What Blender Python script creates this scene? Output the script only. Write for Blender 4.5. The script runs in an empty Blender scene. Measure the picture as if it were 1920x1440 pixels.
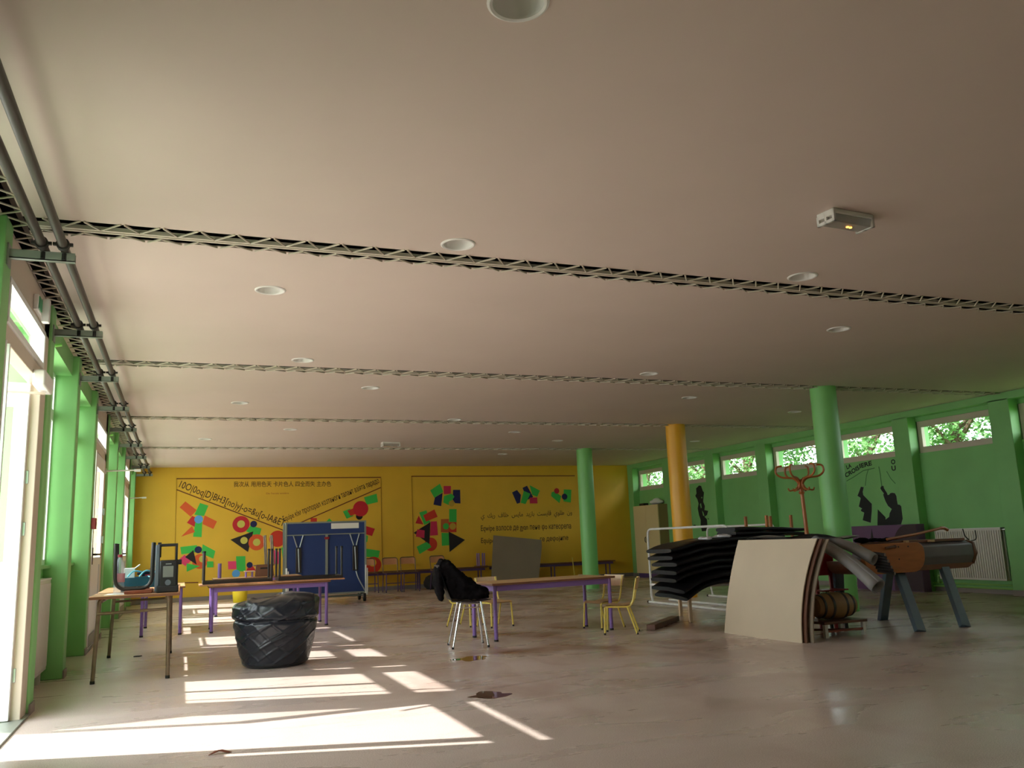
import bpy, bmesh, math, random
from mathutils import Vector, Matrix
PI = math.pi; R = math.radians
scn = bpy.context.scene
COL = scn.collection
rnd = random.Random(7)

# ------------------------------------------------------------------ camera
cam_data = bpy.data.cameras.new('camera'); cam = bpy.data.objects.new('camera', cam_data); COL.objects.link(cam)
yaw, pitch, roll = 0.37297, 0.18114, -0.03806
fw = Vector((math.sin(yaw)*math.cos(pitch), math.cos(yaw)*math.cos(pitch), math.sin(pitch)))
rt = Vector((math.cos(yaw), -math.sin(yaw), 0.0)); up = rt.cross(fw)
r2 = rt*math.cos(roll) + up*math.sin(roll); u2 = up*math.cos(roll) - rt*math.sin(roll)
cam.matrix_world = Matrix(((r2.x, u2.x, -fw.x, 0), (r2.y, u2.y, -fw.y, 0), (r2.z, u2.z, -fw.z, 1.05), (0, 0, 0, 1)))
cam_data.sensor_width = 36.0; cam_data.sensor_fit = 'HORIZONTAL'; cam_data.lens = 36.0*1592.66/1920.0
cam_data.clip_start = 0.05; cam_data.clip_end = 300
scn.camera = cam
# ------------------------------------------------------------------ view, world, sun, sky portals
scn.view_settings.view_transform = 'Standard'; scn.view_settings.look = 'None'
scn.view_settings.exposure = -0.08; scn.view_settings.gamma = 1.0; scn.view_settings.use_curve_mapping = False
try:
    scn.cycles.use_denoising = True; scn.cycles.denoiser = 'OPENIMAGEDENOISE'
    scn.cycles.max_bounces = 14; scn.cycles.diffuse_bounces = 8; scn.cycles.glossy_bounces = 4
    scn.cycles.transparent_max_bounces = 16; scn.cycles.sample_clamp_indirect = 6.0
    scn.cycles.caustics_reflective = False; scn.cycles.caustics_refractive = False
except Exception: pass
world = bpy.data.worlds.new('sky'); scn.world = world; world.use_nodes = True
bg = world.node_tree.nodes['Background']; bg.inputs[0].default_value = (0.90, 0.955, 1.0, 1); bg.inputs[1].default_value = 8.0
sun_d = bpy.data.lights.new('sun', 'SUN'); sun_d.energy = 13.0; sun_d.angle = R(0.55); sun_d.color = (1.0, 0.96, 0.91)
sun = bpy.data.objects.new('sun', sun_d); COL.objects.link(sun)
sun.rotation_euler = Vector((1.152, -0.376, -1.0)).to_track_quat('-Z', 'Y').to_euler()
POST_Y = [5.13 + 1.825*i for i in range(-5, 9)]
PIL_Y = [8.88 + 1.855*i for i in range(-6, 7)]
def portal(x, y, z, h, w, sgn):
    d = bpy.data.lights.new('sky_portal', 'AREA'); d.shape = 'RECTANGLE'; d.size = h; d.size_y = w; d.energy = 1
    d.cycles.is_portal = True
    o = bpy.data.objects.new('sky_portal', d); COL.objects.link(o); o.location = (x, y, z); o.rotation_euler = (0, R(-90*sgn), 0)
for a, b in zip(POST_Y[4:-1], POST_Y[5:]): portal(-1.20, (a+b)/2, 1.75, 2.0, 1.7, 1)
for a, b in zip(PIL_Y[:-1], PIL_Y[1:]): portal(11.42, (a+b)/2, 2.45, 0.5, 1.5, -1)

# ------------------------------------------------------------------ helpers
def lin(c):
    c = c/255.0
    return c/12.92 if c <= 0.04045 else ((c+0.055)/1.055)**2.4
def rgb(*c): return (lin(c[0]), lin(c[1]), lin(c[2]), 1.0)
M = {}
def mat(name, col, rough=0.5, metal=0.0, var=0.0, scale=6.0, bump=0.0, bscale=40.0, stretch=(1, 1, 1), coat=0.0, spec=None):
    m = bpy.data.materials.new(name); m.use_nodes = True; nt = m.node_tree; p = nt.nodes['Principled BSDF']
    p.inputs['Base Color'].default_value = rgb(*col); p.inputs['Roughness'].default_value = rough; p.inputs['Metallic'].default_value = metal
    if spec is not None: p.inputs['Specular IOR Level'].default_value = spec
    if coat: p.inputs['Coat Weight'].default_value = coat; p.inputs['Coat Roughness'].default_value = 0.15
    if var or bump:
        tc = nt.nodes.new('ShaderNodeTexCoord'); mp = nt.nodes.new('ShaderNodeMapping'); mp.inputs['Scale'].default_value = stretch
        nt.links.new(tc.outputs['Object'], mp.inputs['Vector'])
    if var:
        n = nt.nodes.new('ShaderNodeTexNoise'); n.inputs['Scale'].default_value = scale; n.inputs['Detail'].default_value = 5
        nt.links.new(mp.outputs[0], n.inputs['Vector'])
        cr = nt.nodes.new('ShaderNodeValToRGB'); a = rgb(*col)
        cr.color_ramp.elements[0].position = 0.3; cr.color_ramp.elements[1].position = 0.7
        cr.color_ramp.elements[0].color = (a[0]*(1-var), a[1]*(1-var), a[2]*(1-var), 1)
        cr.color_ramp.elements[1].color = (min(1, a[0]*(1+var)), min(1, a[1]*(1+var)), min(1, a[2]*(1+var)), 1)
        nt.links.new(n.outputs['Fac'], cr.inputs[0]); nt.links.new(cr.outputs[0], p.inputs['Base Color'])
    if bump:
        n2 = nt.nodes.new('ShaderNodeTexNoise'); n2.inputs['Scale'].default_value = bscale; n2.inputs['Detail'].default_value = 6
        nt.links.new(mp.outputs[0], n2.inputs['Vector'])
        b = nt.nodes.new('ShaderNodeBump'); b.inputs['Strength'].default_value = bump; b.inputs['Distance'].default_value = 0.01
        nt.links.new(n2.outputs['Fac'], b.inputs['Height']); nt.links.new(b.outputs[0], p.inputs['Normal'])
    M[name] = m; return m
def glass(name, tint=(0.97, 0.99, 0.98), gloss=0.9, ior=1.3):
    m = bpy.data.materials.new(name); m.use_nodes = True; nt = m.node_tree; nt.nodes.clear()
    out = nt.nodes.new('ShaderNodeOutputMaterial'); mx = nt.nodes.new('ShaderNodeMixShader'); t = nt.nodes.new('ShaderNodeBsdfTransparent')
    g = nt.nodes.new('ShaderNodeBsdfGlossy'); fr = nt.nodes.new('ShaderNodeFresnel'); fr.inputs[0].default_value = ior
    t.inputs[0].default_value = (*tint, 1); g.inputs['Roughness'].default_value = 0.02; g.inputs[0].default_value = (gloss, gloss, gloss, 1)
    ge = nt.nodes.new('ShaderNodeNewGeometry'); mm = nt.nodes.new('ShaderNodeMath'); mm.operation = 'MULTIPLY_ADD'; mm.inputs[1].default_value = -1.0; mm.inputs[2].default_value = 1.0
    m2 = nt.nodes.new('ShaderNodeMath'); m2.operation = 'MULTIPLY'; nt.links.new(ge.outputs['Backfacing'], mm.inputs[0]); nt.links.new(mm.outputs[0], m2.inputs[0]); nt.links.new(fr.outputs[0], m2.inputs[1])
    nt.links.new(m2.outputs[0], mx.inputs[0]); nt.links.new(t.outputs[0], mx.inputs[1]); nt.links.new(g.outputs[0], mx.inputs[2]); nt.links.new(mx.outputs[0], out.inputs[0])
    M[name] = m; return m

class G:
    def __init__(s): s.v = []; s.f = []
    def add(s, vs, fs):
        k = len(s.v); s.v += [tuple(q) for q in vs]; s.f += [tuple(i+k for i in f) for f in fs]; return s
    def box(s, a, b):
        x0, y0, z0 = a; x1, y1, z1 = b
        return s.add([(x0,y0,z0),(x1,y0,z0),(x1,y1,z0),(x0,y1,z0),(x0,y0,z1),(x1,y0,z1),(x1,y1,z1),(x0,y1,z1)],
                     [(0,3,2,1),(4,5,6,7),(0,1,5,4),(1,2,6,5),(2,3,7,6),(3,0,4,7)])
    def cbox(s, c, d): return s.box([c[i]-d[i]/2 for i in range(3)], [c[i]+d[i]/2 for i in range(3)])
    def beam(s, p, q, w, h, upv=(0, 0, 1)):
        p = Vector(p); q = Vector(q); d = (q-p).normalized(); uu = Vector(upv)
        if abs(d.dot(uu)) > 0.98: uu = Vector((0, 1, 0))
        a = d.cross(uu).normalized()*w/2; b = a.cross(d).normalized()*h/2
        vs = [p-a-b, p+a-b, p+a+b, p-a+b, q-a-b, q+a-b, q+a+b, q-a+b]
        return s.add(vs, [(0,1,2,3),(7,6,5,4),(0,4,5,1),(1,5,6,2),(2,6,7,3),(3,7,4,0)])
    def tube(s, pts, r, n=10, closed=False, rs=None):
        P = [Vector(p) for p in pts]; m = len(P); rings = []
        t0 = (P[1]-P[0]).normalized(); a = t0.orthogonal().normalized()
        for i in range(m):
            if closed: t = (P[(i+1) % m]-P[i-1]).normalized()
            elif i == 0: t = t0
            elif i == m-1: t = (P[-1]-P[-2]).normalized()
            else: t = ((P[i+1]-P[i]).normalized()+(P[i]-P[i-1]).normalized())
            if t.length < 1e-6: t = t0
            t.normalize(); a = (a - t*a.dot(t))
            if a.length < 1e-6: a = t.orthogonal()
            a.normalize(); b = t.cross(a); rr = rs[i] if rs else r
            rings.append([P[i]+a*rr*math.cos(2*PI*k/n)+b*rr*math.sin(2*PI*k/n) for k in range(n)])
        vs = [v for g in rings for v in g]; fs = []
        for i in range(m if closed else m-1):
            j = (i+1) % m
            for k in range(n): fs.append((i*n+k, i*n+(k+1) % n, j*n+(k+1) % n, j*n+k))
        if not closed: fs += [tuple(range(n-1, -1, -1)), tuple((m-1)*n+k for k in range(n))]
        return s.add(vs, fs)
    def lathe(s, prof, c=(0, 0, 0), n=24, cap=True):
        vs = []; fs = []
        for r, z in prof:
            for k in range(n): vs.append((c[0]+r*math.cos(2*PI*k/n), c[1]+r*math.sin(2*PI*k/n), c[2]+z))
        for i in range(len(prof)-1):
            for k in range(n): fs.append((i*n+k, i*n+(k+1) % n, (i+1)*n+(k+1) % n, (i+1)*n+k))
        if cap: fs += [tuple(range(n-1, -1, -1)), tuple((len(prof)-1)*n+k for k in range(n))]
        return s.add(vs, fs)
    def prism(s, poly, fn, ext):
        e = Vector(ext); a = [Vector(fn(*p)) for p in poly]; n = len(a)
        return s.add(a+[v+e for v in a], [tuple(range(n-1, -1, -1)), tuple(range(n, 2*n))]+[(i, (i+1) % n, n+(i+1) % n, n+i) for i in range(n)])
    def grid(s, fn, nu, nv, wrap=False):
        vs = [fn(i/(nu if wrap else nu-1), j/(nv-1)) for j in range(nv) for i in range(nu)]; fs = []
        for j in range(nv-1):
            for i in range(nu if wrap else nu-1):
                fs.append((j*nu+i, j*nu+(i+1) % nu, (j+1)*nu+(i+1) % nu, (j+1)*nu+i))
        return s.add(vs, fs)
    def ell(s, c, r, n=16, m=10, rz=0):
        vs = []; fs = []; cz, sz = math.cos(rz), math.sin(rz)
        for j in range(m+1):
            th = PI*j/m
            for k in range(n):
                x = r[0]*math.sin(th)*math.cos(2*PI*k/n); y = r[1]*math.sin(th)*math.sin(2*PI*k/n)
                vs.append((c[0]+x*cz-y*sz, c[1]+x*sz+y*cz, c[2]-r[2]*math.cos(th)))
        for j in range(m):
            for k in range(n): fs.append((j*n+k, j*n+(k+1) % n, (j+1)*n+(k+1) % n, (j+1)*n+k))
        return s.add(vs, fs)
def fillet(pts, r, k=5):
    P = [Vector(p) for p in pts]; out = [P[0]]
    for i in range(1, len(P)-1):
        a = P[i-1]-P[i]; b = P[i+1]-P[i]; d = min(r, a.length*0.49, b.length*0.49); p = P[i]+a.normalized()*d; q = P[i]+b.normalized()*d
        for j in range(k+1):
            t = j/k; out.append(p*(1-t)**2 + P[i]*2*t*(1-t) + q*t*t)
    out.append(P[-1]); return out
def thing(name, label, cat, loc=(0, 0, 0), rz=0, group=None):
    o = bpy.data.objects.new(name, None); COL.objects.link(o); o.location = loc; o.rotation_euler = (0, 0, rz)
    o.empty_display_size = 0.1; o['label'] = label; o['category'] = cat
    if group: o['group'] = group
    return o
def obj(name, g, m, parent=None, world=False, bevel=0.0, smooth=True, weld=True):
    vs = g.v
    if world and parent is not None:
        q = parent
        while q.parent: q = q.parent
        inv = (Matrix.Translation(q.location) @ Matrix.Rotation(q.rotation_euler[2], 4, 'Z')).inverted(); vs = [tuple(inv @ Vector(v)) for v in vs]
    me = bpy.data.meshes.new(name); me.from_pydata(vs, [], g.f); me.update()
    bm = bmesh.new(); bm.from_mesh(me)
    if weld: bmesh.ops.remove_doubles(bm, verts=bm.verts, dist=1e-5)
    bmesh.ops.recalc_face_normals(bm, faces=bm.faces); bm.to_mesh(me); bm.free()
    if smooth:
        me.polygons.foreach_set('use_smooth', [True]*len(me.polygons)); me.set_sharp_from_angle(angle=R(38))
    me.materials.append(M[m] if isinstance(m, str) else m)
    o = bpy.data.objects.new(name, me); COL.objects.link(o)
    if parent is not None: o.parent = parent
    if bevel:
        b = o.modifiers.new('bevel', 'BEVEL'); b.width = bevel; b.segments = 2; b.limit_method = 'ANGLE'; b.harden_normals = False
    return o
def tag(o, label, cat, group=None):
    o['label'] = label; o['category'] = cat
    if group: o['group'] = group
    return o
def struct(name, g, m, **k):
    o = obj(name, g, m, **k)
    if o.parent is None: o['kind'] = 'structure'
    return o
def sthing(name, loc=(0, 0, 0)):
    o = bpy.data.objects.new(name, None); COL.objects.link(o); o.location = loc; o['kind'] = 'structure'; o.empty_display_size = 0.1; return o
def dup(root, loc, rz, label, group=None):
    r = root.copy(); COL.objects.link(r); r.location = loc; r.rotation_euler = (0, 0, rz); r['label'] = label
    if group: r['group'] = group
    for ch in list(root.children):
        c = ch.copy(); COL.objects.link(c); c.parent = r
        for q in list(ch.children):
            d = q.copy(); COL.objects.link(d); d.parent = c
    return r
def text(name, body, m, parent, p, xdir, ydir, width, height=None, bold=0.006):
    c = bpy.data.curves.new(name, 'FONT'); c.body = body; c.size = 1.0; c.extrude = 0.0; c.offset = bold; c.resolution_u = 3
    t = bpy.data.objects.new(name, c); COL.objects.link(t); bpy.context.view_layer.update()
    me = bpy.data.meshes.new_from_object(t.evaluated_get(bpy.context.evaluated_depsgraph_get()))
    bpy.data.objects.remove(t)
    xs = [v.co.x for v in me.vertices]; ys = [v.co.y for v in me.vertices]; x0, x1, y0, y1 = min(xs), max(xs), min(ys), max(ys)
    sx = width/(x1-x0); sy = height/(y1-y0) if height else sx
    X = Vector(xdir).normalized(); Y = Vector(ydir).normalized(); P = Vector(p)
    for v in me.vertices: v.co = P + X*(v.co.x-x0)*sx + Y*(v.co.y-y0)*sy
    me.materials.clear(); me.materials.append(M[m]); me.name = name
    o = bpy.data.objects.new(name, me); COL.objects.link(o)
    if parent is not None: o.parent = parent
    return o

# ------------------------------------------------------------------ materials
mat('green', (134, 196, 120), 0.55, var=0.05, scale=2.5)
mat('green_pipe', (150, 205, 110), 0.4)
mat('yellow', (236, 188, 56), 0.55, var=0.05, scale=1.5)
mat('yellow_gloss', (238, 178, 50), 0.4)
mat('green_gloss', (132, 205, 118), 0.4, var=0.03, scale=3)
mat('ceiling', (214, 197, 186), 0.8, var=0.025, scale=1.2)
mat('cream', (222, 208, 182), 0.5)
mat('pvc', (238, 240, 238), 0.35)
mat('pvc_dull', (205, 190, 172), 0.45)
mat('grey_base', (150, 138, 132), 0.5)
mat('slot_shade', (16, 11, 10), 0.95, spec=.05)  # near-black base colour stands for the shade inside the ceiling slots
mat('roof', (150, 146, 140), 0.9)
mat('rod', (205, 196, 178), 0.5)
mat('rod_dark', (110, 100, 88), 0.6)
mat('pipe', (72, 66, 60), 0.5, 0.2)
mat('galv', (150, 156, 146), 0.45, 0.5)
mat('clamp', (45, 42, 40), 0.5, 0.3)
mat('white', (232, 230, 226), 0.4)
mat('white_metal', (225, 225, 218), 0.35, var=0.08, scale=12)
mat('purple', (132, 100, 168), 0.4)
mat('purple_dark', (92, 66, 112), 0.45)
mat('plum', (108, 74, 112), 0.5, var=0.06, scale=3)
mat('plum_dark', (56, 36, 44), 0.5)
mat('beech', (206, 168, 122), 0.4, var=0.10, scale=5, stretch=(1, 12, 1))
mat('chair_wood', (214, 150, 104), 0.4, var=0.06, scale=5)
mat('beech_pale', (214, 186, 150), 0.45, var=0.06, scale=5, stretch=(1, 10, 1))
mat('wood_edge', (120, 74, 46), 0.5, var=0.12, scale=10)
mat('desk_wood', (190, 138, 100), 0.35, var=0.12, scale=4, stretch=(8, 1, 1))
mat('red_wood', (132, 66, 44), 0.4, var=0.15, scale=6, stretch=(1, 8, 1))
mat('orange_wood', (176, 108, 52), 0.5, var=0.12, scale=5, stretch=(1, 1, 5))
mat('rack_wood', (176, 104, 50), 0.35, var=0.15, scale=12, stretch=(1, 1, .2))
mat('brown_wood', (104, 66, 44), 0.5, var=0.15, scale=8, stretch=(1, 6, 1))
mat('card', (202, 186, 160), 0.7, var=0.03, scale=3)
mat('card_grey', (140, 124, 104), 0.75, var=0.04, scale=3)
mat('brown_steel', (124, 104, 82), 0.35, 0.35, var=0.2, scale=14)
mat('dark_steel', (58, 54, 52), 0.35, 0.4)
mat('chrome', (225, 225, 228), 0.12, 1.0)
mat('steel', (170, 172, 174), 0.3, 0.8)
mat('yellow_tube', (226, 205, 96), 0.35)
mat('black', (20, 19, 20), 0.45)
mat('rubber', (26, 24, 24), 0.7)
mat('mat_black', (15, 13, 15), 0.4, bump=0.3, bscale=12, spec=.3)
mat('cloth_black', (15, 12, 13), 0.9, bump=0.3, bscale=50, spec=.08)
mat('shell', (18, 19, 19), 0.4)
mat('bin_bag', (32, 36, 44), 0.27, bump=0.12, bscale=22, stretch=(1, 1, 1.4))
mat('blue', (36, 58, 112), 0.5)
mat('navy', (24, 28, 70), 0.55)
mat('grey_foam', (140, 137, 134), 0.6, var=0.12, scale=5, bump=0.2, bscale=20)
mat('foam_dark', (60, 58, 58), 0.8)
mat('pad_grey', (110, 106, 108), 0.5, var=0.06, scale=6)
mat('leg_blue', (92, 110, 122), 0.55, var=0.1, scale=7)
mat('bin_yellow', (236, 214, 40), 0.4)
mat('teal', (20, 96, 122), 0.4)
mat('teal_pale', (110, 190, 205), 0.4)
mat('radio_grey', (88, 98, 108), 0.4)
mat('screen', (120, 124, 118), 0.2)
mat('red_plastic', (150, 28, 36), 0.4)
mat('red_box', (150, 40, 44), 0.5)
mat('paper', (240, 236, 226), 0.7)
mat('radiator', (214, 208, 196), 0.4)
mat('barrel', (150, 118, 74), 0.6, var=0.15, scale=6)
mat('hose', (20, 20, 22), 0.5)
mat('letter', (72, 44, 22), 0.6)
mat('letter_red', (116, 52, 22), 0.6)
mat('sil', (18, 22, 20), 0.6)
mat('chalk', (150, 190, 140), 0.6)
mat('faded_green', (70, 120, 66), 0.6)
for n_, c_ in dict(m_orange=(232, 96, 42), m_red=(206, 34, 46), m_green=(66, 196, 78), m_pink=(240, 66, 118), m_black=(34, 24, 26), m_navy=(28, 30, 86), m_sky=(96, 170, 236),
                   m_lemon=(212, 204, 92), m_redorange=(214, 58, 34), m_magenta=(212, 44, 84), m_ochre=(206, 168, 60), m_rust=(190, 96, 48), m_wallpaint=(226, 180, 48)).items(): mat(n_, c_, 0.55)
glass('pane'); mat('pet', (206, 220, 230), 0.12); M['pet'].node_tree.nodes['Principled BSDF'].inputs['Alpha'].default_value = 0.3
mat('frosted', (205, 200, 190), 0.6)
mat('bark', (84, 66, 48), 0.9)
mat('leaf_a', (70, 116, 52), 0.6, var=0.3, scale=1.5); mat('leaf_b', (88, 132, 66), 0.6, var=0.3, scale=1.5); mat('leaf_c', (48, 94, 50), 0.6, var=0.3, scale=1.5)
mat('lawn', (96, 132, 60), 0.9, var=0.2, scale=0.7); mat('concrete', (196, 190, 180), 0.9, var=0.06, scale=0.8)
def led_mat():
    m = bpy.data.materials.new('lamp_glow'); m.use_nodes = True; p = m.node_tree.nodes['Principled BSDF']
    p.inputs['Base Color'].default_value = rgb(255, 190, 70); p.inputs['Emission Color'].default_value = (1.0, 0.42, 0.06, 1); p.inputs['Emission Strength'].default_value = 6
    M['glow'] = m
led_mat()
def diffuser():
    m = bpy.data.materials.new('diffuser'); m.use_nodes = True; p = m.node_tree.nodes['Principled BSDF']
    p.inputs['Base Color'].default_value = rgb(225, 220, 212); p.inputs['Roughness'].default_value = 0.25; p.inputs['Transmission Weight'].default_value = 0.5
    p.inputs['Alpha'].default_value = 0.75; M['diffuser'] = m
diffuser()
def floor_mat():
    m = bpy.data.materials.new('floor_lino'); m.use_nodes = True; nt = m.node_tree; p = nt.nodes['Principled BSDF']; L = nt.links
    tc = nt.nodes.new('ShaderNodeTexCoord')
    def noise(sc, scale, det, rough=0.5, dist=0.0):
        mp = nt.nodes.new('ShaderNodeMapping'); mp.inputs['Scale'].default_value = sc; L.new(tc.outputs['Object'], mp.inputs[0])
        mp.inputs['Rotation'].default_value = (0, 0, R(-12))
        n = nt.nodes.new('ShaderNodeTexNoise'); n.inputs['Scale'].default_value = scale; n.inputs['Detail'].default_value = det; n.inputs['Roughness'].default_value = rough; n.inputs['Distortion'].default_value = dist
        L.new(mp.outputs[0], n.inputs['Vector']); return n.outputs['Fac']
    def ramp(f, a, b, ca=(0, 0, 0, 1), cb=(1, 1, 1, 1)):
        r = nt.nodes.new('ShaderNodeValToRGB'); r.color_ramp.elements[0].position = a; r.color_ramp.elements[1].position = b
        r.color_ramp.elements[0].color = ca; r.color_ramp.elements[1].color = cb; L.new(f, r.inputs[0]); return r.outputs[0]
    def mix(f, a, b):
        x = nt.nodes.new('ShaderNodeMix'); x.data_type = 'RGBA'; L.new(f, x.inputs[0])
        for s_, q in ((6, a), (7, b)):
            if isinstance(q, tuple): x.inputs[s_].default_value = q
            else: L.new(q, x.inputs[s_])
        return x.outputs[2]
    speck = ramp(noise((1, 1, 1), 160, 2), 0.42, 0.62, rgb(190, 173, 164), rgb(222, 206, 199))
    dirt = ramp(noise((1, .6, 1), 0.7, 4, 0.5, 0.4), 0.40, 0.75)
    smear = ramp(noise((0.8, 0.55, 1), 1.5, 5, 0.58, 0.9), 0.46, 0.70); film = ramp(noise((0.7, 1.1, 1), 1.3, 4, 0.5, 1.2), 0.48, 0.7)
    # the mopped, rust-stained middle of the hall: stains fade out towards the window side
    sx = nt.nodes.new('ShaderNodeSeparateXYZ'); L.new(tc.outputs['Object'], sx.inputs[0])
    mr = nt.nodes.new('ShaderNodeMapRange'); mr.inputs[1].default_value = 0.2; mr.inputs[2].default_value = 2.6; L.new(sx.outputs[0], mr.inputs[0])
    my = nt.nodes.new('ShaderNodeMapRange'); my.inputs[1].default_value = 4.6; my.inputs[2].default_value = 7.4; my.inputs[3].default_value = 0.25; L.new(sx.outputs[1], my.inputs[0])
    mz = nt.nodes.new('ShaderNodeMath'); mz.operation = 'MULTIPLY'; L.new(my.outputs[0], mz.inputs[0]); L.new(mr.outputs[0], mz.inputs[1])
    mu = nt.nodes.new('ShaderNodeMath'); mu.operation = 'MULTIPLY'; L.new(smear, mu.inputs[0]); L.new(mz.outputs[0], mu.inputs[1])
    mu2 = nt.nodes.new('ShaderNodeMath'); mu2.operation = 'MULTIPLY'; mu2.inputs[1].default_value = 0.85; L.new(mu.outputs[0], mu2.inputs[0])
    mu3 = nt.nodes.new('ShaderNodeMath'); mu3.operation = 'MULTIPLY'; mu3.inputs[1].default_value = 0.28; L.new(dirt, mu3.inputs[0])
    c1 = mix(mu3.outputs[0], speck, rgb(172, 146, 128)); mf = nt.nodes.new('ShaderNodeMath'); mf.operation = 'MULTIPLY'; mf.inputs[1].default_value = 0.35; L.new(film, mf.inputs[0]); c1b = mix(mf.outputs[0], c1, rgb(206, 194, 184)); c2 = mix(mu2.outputs[0], c1b, rgb(124, 74, 50))
    L.new(c2, p.inputs['Base Color'])
    rr = ramp(noise((0.4, 1.3, 1), 1.7, 5, 0.6, 0.5), 0.3, 0.7, (0.2, 0.2, 0.2, 1), (0.42, 0.42, 0.42, 1)); L.new(rr, p.inputs['Roughness'])
    b = nt.nodes.new('ShaderNodeBump'); b.inputs['Strength'].default_value = 0.03; b.inputs['Distance'].default_value = 0.004
    L.new(noise((1, 1, 1), 9, 3), b.inputs['Height']); L.new(b.outputs[0], p.inputs['Normal'])
    M['floor'] = m
floor_mat()
def wet():
    m = bpy.data.materials.new('water_film'); m.use_nodes = True; p = m.node_tree.nodes['Principled BSDF']
    p.inputs['Base Color'].default_value = rgb(112, 84, 66); p.inputs['Roughness'].default_value = 0.03; p.inputs['IOR'].default_value = 1.5; M['wet'] = m
wet()

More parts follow.
